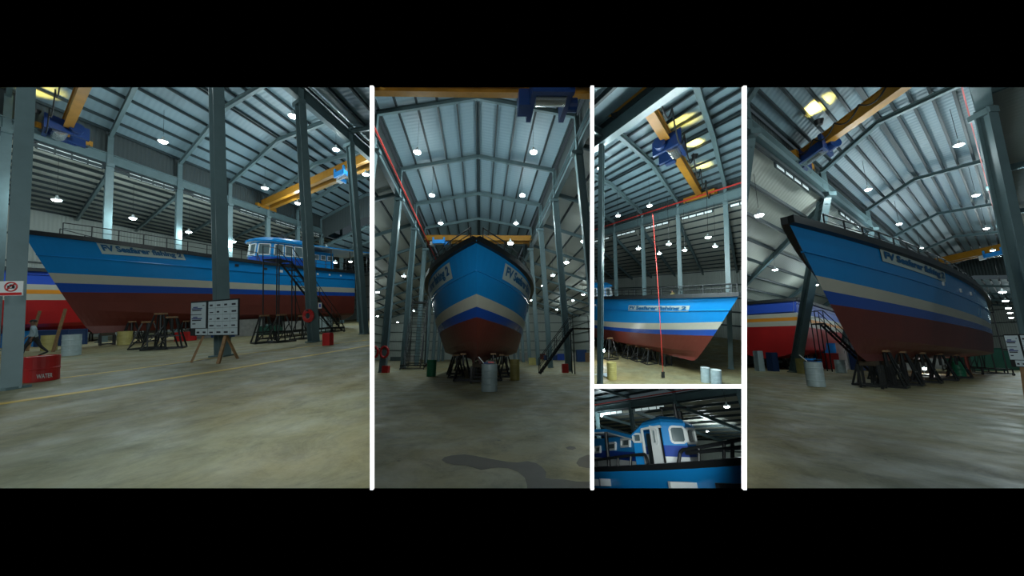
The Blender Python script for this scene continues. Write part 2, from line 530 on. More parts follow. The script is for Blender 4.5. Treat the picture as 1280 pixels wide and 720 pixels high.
def gable(h, k, zlow, m='wall_d', name='wall_gable'):
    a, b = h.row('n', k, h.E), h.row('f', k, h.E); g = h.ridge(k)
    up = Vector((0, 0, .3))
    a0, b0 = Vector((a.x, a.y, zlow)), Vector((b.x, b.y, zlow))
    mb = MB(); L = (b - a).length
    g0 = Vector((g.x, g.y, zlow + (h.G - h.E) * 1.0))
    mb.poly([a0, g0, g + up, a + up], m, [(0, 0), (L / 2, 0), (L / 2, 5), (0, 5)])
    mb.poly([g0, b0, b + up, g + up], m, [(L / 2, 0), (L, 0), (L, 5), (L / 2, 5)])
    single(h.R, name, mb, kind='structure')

def endwall(h, k, z1, v0, v1, m='wall', name='wall_back', girts=4, base0=0):
    a, b = h.p(v0, k, base0), h.p(v1, k, base0)
    mb = MB(); L = (b - a).length
    mb.poly([a, b, b + Vector((0, 0, z1)), a + Vector((0, 0, z1))], m, [(0, 0), (L, 0), (L, z1), (0, z1)])
    single(h.R, name, mb, kind='structure')
    for g in range(1, girts + 1):
        z = base0 + z1 * g / (girts + 1)
        mb = MB(); mb.bar(a - h.U * .15 + Vector((0, 0, z)), b - h.U * .15 + Vector((0, 0, z)), .12, .16, 'steel_d')
        single(h.R, 'wall_girt', mb, 'horizontal steel wall rail on the end wall, %s up in the %s' % (ordn(g - 1), VIEW[h.R.i]), 'rail', base=a)

def floor(R, x0, x1, y0, y1):
    mb = MB()
    mb.poly([(x0, y0, 0), (x1, y0, 0), (x1, y1, 0), (x0, y1, 0)], 'floor')
    single(R, 'floor', mb, kind='structure', base=(0, 0, 0))

# ---------------------------------------------------------------- lamps
lamp_src = None
def lamp(R, px, py, z, roofz, size=.28, power=1.0, label=None, light=True, col=(0.80, 0.97, 1.0)):
    global lamp_src
    q = R.at(px, py, z)
    CTR[R.i] = CTR.get(R.i, 0) + 1
    lab = label or 'hanging high-bay lamp, %s counted in the %s' % (ordn(CTR[R.i] - 1), VIEW[R.i])
    th = Thing(R, 'high_bay_lamp', lab, 'lamp', q, group='high bay lamps in the ' + VIEW[R.i])
    m = MB(); m.lathe([(size * 1.0, 0), (size * .85, size * .3), (size * .4, size * .6), (size * .25, size * .8), (size * .22, size * 1.2), (size * .1, size * 1.3)], 'lampb', n=16)
    th.part('lamp_shade', m, local=True, smooth=True)
    m = MB(); m.lathe([(size * .25, -size * .42), (size * .6, -size * .3), (size * .8, -size * .1), (size * .8, size * .02)], 'lampw', n=16)
    th.part('bulb', m, local=True, smooth=True)
    if roofz > z + .5:
        m = MB(); m.tube((0, 0, size * 1.8), (0, 0, roofz - z), .009, 'rope', 5); th.part('hanging_rod', m, local=True)
    if light:
        l = bpy.data.lights.new('lamp_light', 'POINT')
        l.energy = LAMP_W * power; l.color = col; l.shadow_soft_size = size
        lo = bpy.data.objects.new('lamp_light', l); C.objects.link(lo)
        lo.parent = th.o; lo.location = (0, 0, -size * .9)
        ROOM_OF[lo.name] = R
    return th

# ---------------------------------------------------------------- overhead crane
def crane(h, k, label, hoist_t, hoist_label, gd=.75, hs=1.0, single_g=False, m='yellow', bright=False, fest=0, warm=None, hooklen=0.0, drop=0.0, t0=0.0, t1=1.0, stag=None):
    R = h.R
    z = h.H + 1.35
    A, B = h.row('n', k, z), h.row('f', k, z)
    a, b = A.lerp(B, t0), A.lerp(B, t1)
    d = (B - A).normalized(); u = h.U
    th = Thing(R, 'overhead_crane', label, 'crane', a)
    offs = (0,) if single_g else (-.55, .55)
    for i, of in enumerate(offs):
        mb = MB(); mb.ibar(a + u * of, b + u * of, .42, gd, m, (0, 0, 1), .05, .3); th.part('bridge_girder', mb)
    for e in (a, b):
        mb = MB(); mb.bar(e - u * 1.4 + Vector((0, 0, -.3)), e + u * 1.4 + Vector((0, 0, -.3)), .35, .4, m)
        mb.tube(e - u * 1.1 - d * .12 + Vector((0, 0, -.5)), e - u * 1.1 + d * .12 + Vector((0, 0, -.5)), .2, 'black', 12)
        mb.tube(e + u * 1.1 - d * .12 + Vector((0, 0, -.5)), e + u * 1.1 + d * .12 + Vector((0, 0, -.5)), .2, 'black', 12)
        th.part('end_carriage', mb)
    if fest:
        L = (b - a).length; mb = MB()
        off = -u * .95 + Vector((0, 0, -.1))
        for i in range(fest):
            p0, p1 = a.lerp(b, i / fest), a.lerp(b, (i + 1) / fest)
            pts = [p0.lerp(p1, s / 8) + off + Vector((0, 0, -4 * (L / fest) * .32 * (s / 8) * (1 - s / 8))) for s in range(9)]
            mb.path(pts, .035, 'rope', 5)
        th.part('festoon_cable', mb)
    # trolley hoist, lifts off: a thing of its own
    c = A.lerp(B, hoist_t) + Vector((0, 0, -.25 - drop))
    ht = Thing(R, 'crane_hoist', hoist_label, 'hoist', c)
    bm_ = 'brightblue' if bright else 'hoistblue'
    ax = (d, u, Vector((0, 0, 1)))
    s_ = hs
    mb = MB()
    for sg in (-1, 1):
        mb.box(c + d * sg * .75 * s_ + Vector((0, 0, -.1 * s_)), (.22 * s_, 1.9 * s_, .75 * s_), bm_, ax)
    mb.box(c + u * -.85 * s_ + Vector((0, 0, -.35 * s_)), (1.7 * s_, .2 * s_, .5 * s_), bm_, ax)
    ht.part('trolley_frame', mb)
    mb = MB(); mb.tube(c - d * .62 * s_ + Vector((0, 0, -.3 * s_)) - u * .3 * s_, c + d * .62 * s_ + Vector((0, 0, -.3 * s_)) - u * .3 * s_, .34 * s_, 'metal', 20); ht.part('rope_drum', mb, smooth=False)
    mb = MB(); mb.tube(c - d * 1.3 * s_ + u * .35 * s_ + Vector((0, 0, -.1)), c - d * .8 * s_ + u * .35 * s_ + Vector((0, 0, -.1)), .3 * s_, bm_, 14); ht.part('motor', mb); mb = MB()
    mb.box(c + d * 1.05 * s_ + u * .2 * s_ + Vector((0, 0, -.15)), (.5 * s_, .7 * s_, .8 * s_), 'white' if bright else bm_, ax); ht.part('control_cabinet', mb)
    if hooklen:
        for of in (-.22, -.1, .12, .25):
            mb = MB(); p = c + d * of * s_ * 1.6 + Vector((0, 0, -.5)); mb.tube(p, c + d * of * s_ * .6 + Vector((0, 0, -hooklen)), .018, 'rope', 5); ht.part('hoist_rope', mb)
        e = c + Vector((0, 0, -hooklen - .3))
        mb = MB(); mb.box(e, (.55, .3, .6), 'black', ax); mb.path([e + Vector((0, 0, -.3 - .25 * math.sin(t)  )) + d * .22 * math.cos(t) for t in [PI * i / 6 for i in range(7)]], .07, 'black', 6)
        ht.part('hook_block', mb)
    if warm:  # added lamp, aimed upward to throw a warm patch on the roof
        kk, pw, tt = warm
        q = A.lerp(B, tt) + u * kk
        mb = MB(); mb.lathe([(.12, 0), (.2, .25)], 'black', c=q + Vector((0, 0, -.1)), n=12)
        th.part('work_lamp', mb)
        l = bpy.data.lights.new('work_light', 'SPOT'); l.energy = pw; l.color = (1, .62, .12); l.spot_size = 1.5; l.spot_blend = .5; l.shadow_soft_size = .1
        lo = bpy.data.objects.new('work_light', l); C.objects.link(lo)
        lo.matrix_world = R.M @ Matrix.Translation(q + Vector((0, 0, .22))) @ Matrix.Rotation(PI, 4, 'X')
    return th, c

# ---------------------------------------------------------------- ships
def text_mesh(body, size=1.0, bold=0.0):
    cu = bpy.data.curves.new('t', 'FONT'); cu.body = body; cu.size = size; cu.offset = bold
    cu.align_x = 'LEFT'; cu.resolution_u = 3
    o = bpy.data.objects.new('t', cu); C.objects.link(o)
    dg = bpy.context.evaluated_depsgraph_get()
    me = bpy.data.meshes.new_from_object(o.evaluated_get(dg))
    bpy.data.objects.remove(o); 
    vs = [Vector(v.co) for v in me.vertices]; fs = [list(p.vertices) for p in me.polygons]
    bpy.data.meshes.remove(me)
    return vs, fs

class Ship:
    """hull in ship coordinates: x forward (0 at the forefoot), y to port, z up"""
    def __init__(s, R, P, heading, L, sz, rake, zsb, zss, zk, zc, hb, zwb, zws, zrb, zrs, nav=.32, label='', cols=None, group=None, zcb=None, name='fishing_boat', fine=None, zexp=2.6, zsh=None):
        s.zsh = zsh
        s.zexp = zexp
        s.fine = fine
        s.R, s.L, s.rake, s.zk, s.hb = R, L, rake * sz, zk * sz, hb * sz
        zc = max(zc, zk + .35)
        zcb = (zcb if zcb else zc + .9) * sz
        n_ = nav * sz
        kk = lambda a, b: (a * sz, b * sz)
        z0, c0 = zk * sz, zc * sz
        # levels: (z stern, z bow, half breadth, fullness start, power, material below)
        s.lv = [(z0, z0, .10, .9, 1.2), (z0 + (c0 - z0) * .35, z0 + (zcb - z0) * .30, .50, .3, 1.5), (z0 + (c0 - z0) * .72, z0 + (zcb - z0) * .65, .80, .32, 1.7),
                (c0, zcb, .90, .35, 1.9), (c0 + (zrs * sz - c0) * .5, zcb + (zrb * sz - zcb) * .5, .935, .38, 2.0), (zrs * sz, zrb * sz, .955, .42, 2.15)]
        s.lv += [(zrs * sz + n_, zrb * sz + n_ * 1.6, .965, .45, 2.25)]
        if cols and len(cols) > 6:           # extra stripes
            za, zb = zrs * sz + n_, zrb * sz + n_ * 1.6
            ta, tb = zws * sz, zwb * sz
            for f in (.3, .68): s.lv.append((za + (ta - za) * f, zb + (tb - zb) * f, .968, .46, 2.3))
        s.lv += [(zws * sz, zwb * sz, .975, .48, 2.4), ((zws * .45 + zss * .55) * sz, (zwb * .55 + zsb * .45) * sz, .99, .52, 2.6), (zss * sz, zsb * sz, 1.0, .56, 2.9)]
        s.zsb, s.zss = zsb * sz, zss * sz
        s.cols = cols or ['hred', 'hred', 'hred', 'hred', 'hred', 'hnavy', 'hwhite', 'hblue', 'hblue']
        s.nl = len(s.lv)
        ang = math.atan2(math.cos(heading), math.sin(heading))
        s.t = Thing(R, name, label, 'boat', (P[0], P[1], 0), ang, group)
        s.th = heading
    def xb(s, z):
        t = max(0, min(1, (z - s.zk) / (s.zsb - s.zk)))
        return s.rake * (.80 * t + .20 * math.sqrt(t))
    def lev(s, i, q):                        # q: 0 stern .. 1 bow
        za, zb, b, sm, pw = s.lv[i]
        if s.fine: sm *= s.fine[0]; pw = 1 + (pw - 1) * s.fine[1]
        z = za + (zb - za) * q ** (s.zsh if (s.zsh and i == s.nl - 1) else s.zexp)
        x = -s.L + (s.L + s.xb(zb)) * q
        if i == 0: fb = b * (1 if q < .9 else 1 - (q - .9) / .1 * .6)
        elif q > sm: fb = b * (1 - ((q - sm) / (1 - sm)) ** pw)
        else: fb = b * (1 - .10 * ((sm - q) / sm) ** 2)
        return Vector((x, max(fb, 0.0) * s.hb, z))
    def surf(s, q, wv, side, off=0.0):       # wv in level units
        i = max(0, min(s.nl - 2, int(wv))); f = wv - i
        p = s.lev(i, q).lerp(s.lev(i + 1, q), f)
        p.y += off
        return Vector((p.x, p.y * side, p.z))
    def zat(s, q, z):                        # hull point at height z on station q
        for i in range(s.nl - 2, 0, -1):
            a, b = s.lev(i, q), s.lev(i + 1, q)
            if a.z <= z: return a.lerp(b, min(1, (z - a.z) / max(1e-6, b.z - a.z)))
        return s.lev(0, q)
    def hull(s, seg=36):
        mb = MB()
        qs = [1 - (1 - i / seg) ** 1.35 for i in range(seg + 1)]
        for side in (1, -1):
            rows = [[Vector((p.x, p.y * side, p.z)) for p in (s.lev(i, q) for q in (qs if side == -1 else qs[::-1]))] for i in range(s.nl)]
            mb.grid(rows, lambda i, j: s.cols[min(i, len(s.cols) - 1)])
        for i in range(s.nl - 1):            # transom
            a, b = s.lev(i, 0), s.lev(i + 1, 0)
            mb.poly([(a.x, a.y, a.z), (a.x, -a.y, a.z), (b.x, -b.y, b.z), (b.x, b.y, b.z)], s.cols[min(i, len(s.cols) - 1)])
        o = s.t.part('hull', mb, local=True, smooth=False)
        # gunwale
        mb = MB()
        for side in (1, -1):
            pts = [s.surf(q, s.nl - 1.0001, side, .05) for q in qs]
            for a, b in zip(pts, pts[1:]): mb.bar(a + Vector((0, 0, .02)), b + Vector((0, 0, .02)), .26, .26, 'black')
        a = s.lev(s.nl - 1, 0); mb.bar((a.x, a.y, a.z), (a.x, -a.y, a.z), .26, .26, 'black')
        s.t.part('gunwale', mb, local=True)
        # deck and inner bulwark
        mb = MB()
        prev = None
        for q in qs:
            p = s.lev(s.nl - 1, q); d = max(p.y - .14, .02)
            u = s.zat(q, p.z - .95); e = max(u.y - .16, .01)
            cur = (Vector((u.x - .1, e, p.z - .95)), Vector((u.x - .1, -e, p.z - .95)), Vector((p.x - .1, d, p.z)), Vector((p.x - .1, -d, p.z)))
            if prev:
                mb.poly([prev[0], prev[1], cur[1], cur[0]], 'deck')
                mb.poly([prev[2], cur[2], cur[0], prev[0]], 'deck'); mb.poly([prev[1], cur[1], cur[3], prev[3]], 'deck')
            prev = cur
        s.t.part('deck', mb, local=True)
        # rub strake
        mb = MB()
        for side in (1, -1):
            pts = [s.surf(q, s.nl - 2.0, side, .03) for q in qs]
            for a, b in zip(pts, pts[1:]): mb.bar(a, b, .07, .05, s.cols[-1])
        s.t.part('rubbing_strake', mb, local=True)
        return o
    def ribs(s, q0, q1, n, side):
        for i in range(n):
            mb = MB()
            q = q0 + (q1 - q0) * i / (n - 1)
            p = s.surf(q, s.nl - 1.001, side, -.2); u = s.zat(q, p.z - .9); u = Vector((u.x, (u.y - .22) * side, u.z))
            mb.bar(u, p + Vector((0, 0, -.05)), .06, .12, 'white')
            s.t.part('bulwark_rib', mb, local=True)
    def rail(s, q0, q1, n, side, hgt=.75, inset=-.06, step=1):
        mb = MB()
        pts = []
        for i in range(n + 1):
            q = q0 + (q1 - q0) * i / n
            p = s.surf(q, s.nl - 1.001, side, inset) + Vector((0, 0, .12))
            pts.append(p + Vector((0, 0, hgt)))
            mb.tube(p, p + Vector((0, 0, hgt)), .028, 'black', 6)
        end = s.surf(q1 + (.012 if q1 > q0 else -.012), s.nl - 1.001, side, inset) + Vector((0, 0, .15))
        mb.path(pts + [end], .032, 'black', 6)
        mb.path([p + Vector((0, 0, -hgt * .45)) for p in pts], .02, 'black', 5)
        s.t.part('guard_rail', mb, local=True)
    def name(s, q0, q1, w0, w1, side, txt='FV Seafarer fishing 2', wb=None):
        wa = (w0, w1); wb = wb or wa
        wf = lambda fx, fy: (wa[0] + (wb[0] - wa[0]) * fx) * (1 - fy) + (wa[1] + (wb[1] - wa[1]) * fx) * fy
        # board conforming to the hull side; reading direction follows the viewer
        vs, fs = text_mesh(txt, 1.0, .05)
        x0, x1 = min(v.x for v in vs), max(v.x for v in vs); y0, y1 = min(v.y for v in vs), max(v.y for v in vs)
        board = MB(); nq = 14
        rows = [[s.surf(q0 + (q1 - q0) * j / nq, wf(j / nq, i / 2), side, .035) for j in range(nq + 1)] for i in range(3)]
        if (side == 1): rows = [r for r in rows[::-1]]
        board.grid(rows, lambda i, j: 'nameb')
        bo = s.t.part('name_board', board, local=True, label='grey name board with blue letters')
        tm = MB()
        for v in vs:
            fx = .03 + .94 * (v.x - x0) / (x1 - x0); fy = .11 + .78 * (v.y - y0) / (y1 - y0)
            tm.v.append(s.surf(q0 + (q1 - q0) * fx, wf(fx, fy), side, .06))
        for f in fs: tm.face(f, 'nametx')
        # slab serifs under the stems of the letters
        s.t.part('name_lettering', tm, local=True, parent=bo)
    def qat(s, px, wv, side):
        f = lambda q: proj(s.t.R, wp(s, *s.surf(q, wv, side)))[0] - px
        a, b = .02, .97
        for _ in range(40):
            m = (a + b) / 2
            if (f(a) < 0) == (f(m) < 0): a = m
            else: b = m
        return a
    def wat(s, px, py, side):
        a, b = 6.6, 8.98
        for _ in range(30):
            m = (a + b) / 2; q = s.qat(px, m, side)
            if proj(s.t.R, wp(s, *s.surf(q, m, side)))[1] > py: a = m
            else: b = m
        return a
    def name_px(s, A, B, side):              # ends of the board along the side: (x, upper edge, lower edge)
        (xa, ya, yb), (xb, yc, yd) = A, B
        wa = (s.wat(xa, yb, side), s.wat(xa, ya, side)); wb = (s.wat(xb, yd, side), s.wat(xb, yc, side))
        s.name(s.qat(xa, sum(wa) / 2, side), s.qat(xb, sum(wb) / 2, side), wa[0], wa[1], side, wb=wb)
    def marks(s, items, side):
        for q, wv, a, b, m in items:
            mb = MB(); p0 = s.surf(q, wv, side, .03); p1 = s.surf(q + a, wv, side, .03)
            mb.bar(p0, p1, .05, b, m); s.t.part('scupper', mb, local=True)
    def house(s, xc, scale=1.0, zoff=0.0, canopy=6.0, sidewin=4):
        zd = s.zss - .95 + zoff; k = scale
        T = s.t
        # wheelhouse: plan polygon, walls leaning slightly, rounded roof
        pl = [(-1.7, 1.45), (1.0, 1.45), (1.9, .85), (2.1, 0), (1.9, -.85), (1.0, -1.45), (-1.7, -1.45)]
        def ring(f, z, dx=0): return [Vector((xc + (x * f + dx) * k, y * f * k, z)) for x, y in pl]
        z0, z1, z2, z3 = zd, zd + .95 * k, zd + 2.25 * k, zd + 2.75 * k
        mb = MB()
        a, b, c = ring(1, z0), ring(1.02, z1), ring(.95, z2, -.05)
        nn = len(pl)
        for lo, hi, mm in ((a, b, 'hnavy'), (b, c, 'hblue')):
            for i in range(nn):
                j = (i + 1) % nn
                mb.poly([lo[i], lo[j], hi[j], hi[i]][::-1], mm)
        T.part('wheelhouse_wall', mb, local=True)
        mb = MB()
        rr = [ring(1.10, z2 - .03, -.05), ring(1.13, z2 + .10, -.05), ring(1.02, z3 - .22, -.12), ring(.78, z3, -.3)]
        for lo, hi in zip(rr, rr[1:]):
            for i in range(nn):
                j = (i + 1) % nn
                mb.poly([lo[i], lo[j], hi[j], hi[i]][::-1], 'hblue')
        mb.poly(rr[-1], 'hblue'); mb.poly(rr[0][::-1], 'white')
        T.part('wheelhouse_roof', mb, local=True)
        # windows
        for i in range(nn):
            j = (i + 1) % nn
            lo0, lo1, hi0, hi1 = b[i], b[j], c[i], c[j]
            cuts = [(.12, .88)] if i not in (0, 5, 6) else ([(.08, .34), (.40, .62), (.68, .93)] if i != 6 else [])
            nrm = (lo1 - lo0).cross(Vector((0, 0, 1))).normalized()
            if nrm.dot(lo0 - Vector((xc, 0, lo0.z))) < 0: nrm = -nrm
            for f0, f1 in cuts:
                q = [lo0.lerp(lo1, f0).lerp(hi0.lerp(hi1, f0), .12), lo0.lerp(lo1, f1).lerp(hi0.lerp(hi1, f1), .12),
                     lo0.lerp(lo1, f1).lerp(hi0.lerp(hi1, f1), .84), lo0.lerp(lo1, f0).lerp(hi0.lerp(hi1, f0), .84)]
                fr = MB()
                for u_, v_ in zip(q, q[1:] + q[:1]): fr.bar(u_ + nrm * .03, v_ + nrm * .03, .07, .07, 'white')
                w_ = T.part('window', fr, local=True, label='pale framed wheelhouse window')
                g = MB(); g.hexa([x + nrm * .01 for x in q], [x + nrm * .03 for x in q], 'glass'); T.part('pane', g, local=True, parent=w_)
        # radar mast
        mb = MB(); mb.tube((xc - .4, 0, z3), (xc - .4, 0, z3 + .8), .05, 'black'); mb.bar((xc - .9, -.5, z3 + .55), (xc + .1, .5, z3 + .55), .08, .06, 'black'); mb.bar((xc - .7, -.7, z3 + .3), (xc - .7, .7, z3 + .3), .05, .05, 'black'); mb.tube((xc - .4, 0, z3 + .1), (xc - .4, 0, z3 + .35), .2, 'black', 12)
        T.part('radar_mast', mb, local=True)
        # aft house and canopy
        x1_ = xc - 1.7 * k; x0_ = x1_ - canopy
        mb = MB()
        zz = zd + 2.15 * k
        mb.box(((x1_ + x0_ * .45 + x1_ * .55) / 2, 0, zd + .95 * k), (abs(x1_ - (x0_ * .45 + x1_ * .55)), 2.4 * k, 1.9 * k), 'hblue')
        T.part('aft_house', mb, local=True)
        for i in range(sidewin):
            for sd in (1, -1):
                xx = x1_ - .5 - i * (canopy * .42 / max(1, sidewin))
                g = MB(); g.box((xx, sd * 1.21 * k, zd + 1.35 * k), (.42, .04, .4), 'glass'); g.box((xx, sd * 1.2 * k, zd + 1.35 * k), (.52, .03, .5), 'white')
                T.part('porthole_window', g, local=True)
        mb = MB()
        mb.box(((x0_ + x1_) / 2, 0, zz + .12), (abs(x1_ - x0_), 4.3 * k, .10), 'hblue'); mb.box(((x0_ + x1_) / 2, 0, zz + .04), (abs(x1_ - x0_) - .05, 4.2 * k, .06), 'white')
        T.part('canopy', mb, local=True)
        for i in range(4):
            for sd in (1, -1):
                xx = x0_ + .2 + i * (x1_ - x0_ - .4) / 3
                mb = MB(); mb.tube((xx, sd * 2.0 * k, zd), (xx, sd * 2.0 * k, zz), .05, 'black'); T.part('canopy_post', mb, local=True)

# ---------------------------------------------------------------- stock of objects
def drum(R, px, py, label, m, r=.30, hgt=.9, lid=True, z=None, pos=None, ribs=3, text=None, group=None, cloth=None):
    q = Vector(pos) if pos else R.at(px, py, 0)
    th = Thing(R, 'steel_drum', label, 'drum', q)
    prof = [(r * .97, 0), (r, .02)]
    for i in range(ribs):
        z_ = hgt * (i + 1) / (ribs + 1)
        prof += [(r, z_ - .025), (r * 1.035, z_ - .008), (r * 1.035, z_ + .008), (r, z_ + .025)]
    prof += [(r, hgt - .02), (r * 1.03, hgt), (r * .96, hgt), (r * .95, hgt - .03)]
    mb = MB(); mb.lathe(prof, m, n=28); th.part('barrel', mb, local=True)
    if lid:
        mb = MB(); mb.lathe([(r * .94, hgt - .028), (r * .94, hgt - .02)], 'white' if lid == 'w' else m, n=24); th.part('lid', mb, local=True)
    if text:
        vs, fs = text_mesh(text, 1.0, .02)
        x0, x1 = min(v.x for v in vs), max(v.x for v in vs); y1 = max(v.y for v in vs)
        away = math.atan2(-q.y, -q.x)
        tm = MB()
        for v in vs:
            an = away + (-.42 + .84 * (v.x - x0) / (x1 - x0)) + .15
            tm.v.append(Vector((math.cos(an) * (r * 1.045), math.sin(an) * (r * 1.045), hgt * .14 + v.y / y1 * hgt * .17)))
        for f in fs: tm.face(f, 'white')
        th.part('lettering', tm, local=True, label='white letters WATER')
    if cloth:
        mb = MB(); rnd = random.Random(3)
        for i in range(7):
            mb.box((rnd.uniform(-r * .7, r * .7), rnd.uniform(-r * .7, r * .7), hgt + rnd.uniform(0, .1)), (rnd.uniform(.1, .3), rnd.uniform(.1, .3), rnd.uniform(.06, .16)), rnd.choice(cloth))
        mb.bar((-.1, 0, hgt - .1), (-.45, .1, hgt + .28), .03, .03, 'white')
        tt = Thing(R, 'rag_pile', 'crumpled rags and scraps heaped on the pale drum, %s' % VIEW[R.i], 'rags', q + Vector((0, 0, hgt)))
        tt.part('scraps', shift(mb, -hgt), local=True)
    return th
def shift(mb, dz):
    mb.v = [v + Vector((0, 0, dz)) for v in mb.v]; return mb

def trestle(R, p, rz, hgt, label, wd=.9, m='black'):
    th = Thing(R, 'boat_stand', label, 'stand', p, rz)
    for sx in (-1, 1):
        for sy in (-1, 1):
            mb = MB(); mb.bar((sx * wd * .5, sy * .45, .04), (sx * wd * .18, sy * .12, hgt - .1), .055, .055, m); th.part('leg', mb, local=True)
    mb = MB()
    for sy in (-1, 1): mb.bar((-wd * .52, sy * .45, .05), (wd * .52, sy * .45, .05), .07, .07, m)
    for sx in (-1, 1): mb.bar((sx * wd * .5, -.45, .05), (sx * wd * .5, .45, .05), .07, .07, m)
    mb.bar((-wd * .36, -.32, hgt * .4), (wd * .36, -.32, hgt * .4), .05, .05, m)
    mb.bar((-wd * .36, .32, hgt * .4), (wd * .36, .32, hgt * .4), .05, .05, m)
    mb.bar((-wd * .5, -.45, .08), (wd * .28, -.2, hgt * .66), .04, .04, m)
    th.part('base_frame', mb, local=True)
    mb = MB(); mb.box((0, 0, hgt - .04), (wd * .4, .3, .08), 'wood'); th.part('timber_pad', mb, local=True)
    mb = MB(); mb.tube((0, 0, hgt * .55), (0, 0, hgt - .1), .06, m, 10); th.part('screw_jack', mb, local=True)
    return th
def keel_block(R, p, rz, hgt, label):
    th = Thing(R, 'keel_block', label, 'block', p, rz)
    mb = MB()
    for s_ in (-1, 1):
        mb.bar((s_ * .3, -.3, 0), (s_ * .3, -.3, hgt - .15), .08, .08, 'black'); mb.bar((s_ * .3, .3, 0), (s_ * .3, .3, hgt - .15), .08, .08, 'black')
    mb.bar((-.34, -.3, .08), (.34, -.3, .08), .07, .07, 'black'); mb.bar((-.34, .3, .08), (.34, .3, .08), .07, .07, 'black')
    mb.bar((-.3, -.3, .1), (-.3, .3, .1), .07, .07, 'black'); mb.bar((.3, -.3, .1), (.3, .3, .1), .07, .07, 'black')
    th.part('frame', mb, local=True)
    mb = MB(); mb.box((0, 0, hgt - .1), (.62, .5, .2), 'darkwood'); th.part('timber_block', mb, local=True)

def stair(R, p, rz, top, run, label, wd=.8, nst=13, plat=1.2, frame=True, m='black', legs=True):
    th = Thing(R, 'access_stair', label, 'staircase', p, rz)
    mb = MB(); mb.box((0, 0, top), (plat, wd + .3, .06), m)
    for i in range(6): mb.bar((-plat / 2 + i * plat / 5, -wd / 2 - .15, top + .04), (-plat / 2 + i * plat / 5, wd / 2 + .15, top + .04), .03, .03, m)
    th.part('platform', mb, local=True)
    for s_ in (-1, 1):
        y = s_ * wd / 2
        mb = MB(); mb.bar((plat / 2, y, top), (plat / 2 + run, y, .12), .05, .13, m); th.part('stringer', mb, local=True)
        mb = MB(); mb.path([(-plat / 2, y * 1.3, top), (-plat / 2, y * 1.3, top + .95), (plat / 2, y * 1.3, top + .95), (plat / 2 + run, y * 1.1, .12 + .95), (plat / 2 + run, y * 1.1, .12)], .026, m)
        mb.path([(-plat / 2, y * 1.3, top + .5), (plat / 2, y * 1.3, top + .5), (plat / 2 + run, y * 1.1, .6)], .018, m)
        for f in (0, .25, .5, .75): mb.tube((plat / 2 + run * f, y * 1.15, top * (1 - f)), (plat / 2 + run * f, y * 1.15, top * (1 - f) + .95), .02, m)
        th.part('handrail', mb, local=True)
        if legs:
            for x in (-plat / 2, plat / 2):
                mb = MB(); mb.tube((x, y * 1.2, 0.1), (x, y * 1.2, top), .035, m); th.part('leg', mb, local=True)
    for i in range(nst):
        f = (i + .5) / nst
        mb = MB(); mb.box((plat / 2 + run * f, 0, top * (1 - f) + .05), (.24, wd, .035), m); th.part('tread', mb, local=True)
    if frame:
        x0, x1 = -plat / 2 - .2, plat / 2 + run
        mb = MB()
        for z in (.12, .42):
            for y in (-wd * .75, wd * .75): mb.bar((x0, y, z), (x1, y, z), .07, .07, m)
            for x in (x0, x1): mb.bar((x, -wd * .75, z), (x, wd * .75, z), .07, .07, m)
        nn = 6
        for i in range(nn + 1):
            x = x0 + (x1 - x0) * i / nn
            for y in (-wd * .75, wd * .75):
                mb.bar((x, y, .12), (x, y, .42), .05, .05, m)
        for i in range(1, 4):
            x = plat / 2 + run * i / 4; hz = top * (1 - i / 4)
            for y in (-wd * .5, wd * .5): mb.bar((x, y, .4), (x, y, hz), .045, .045, m)
            mb.bar((x, -wd * .5, .4), (plat / 2 + run * (i - 1) / 4, -wd * .5, hz), .03, .03, m)
        th.part('base_frame', mb, local=True)
        for x in (x0, x1):
            for y in (-wd * .75, wd * .75):
                mb = MB(); mb.tube((x, y - .04, .09), (x, y + .04, .09), .09, 'black', 12); th.part('caster', mb, local=True)
    return th

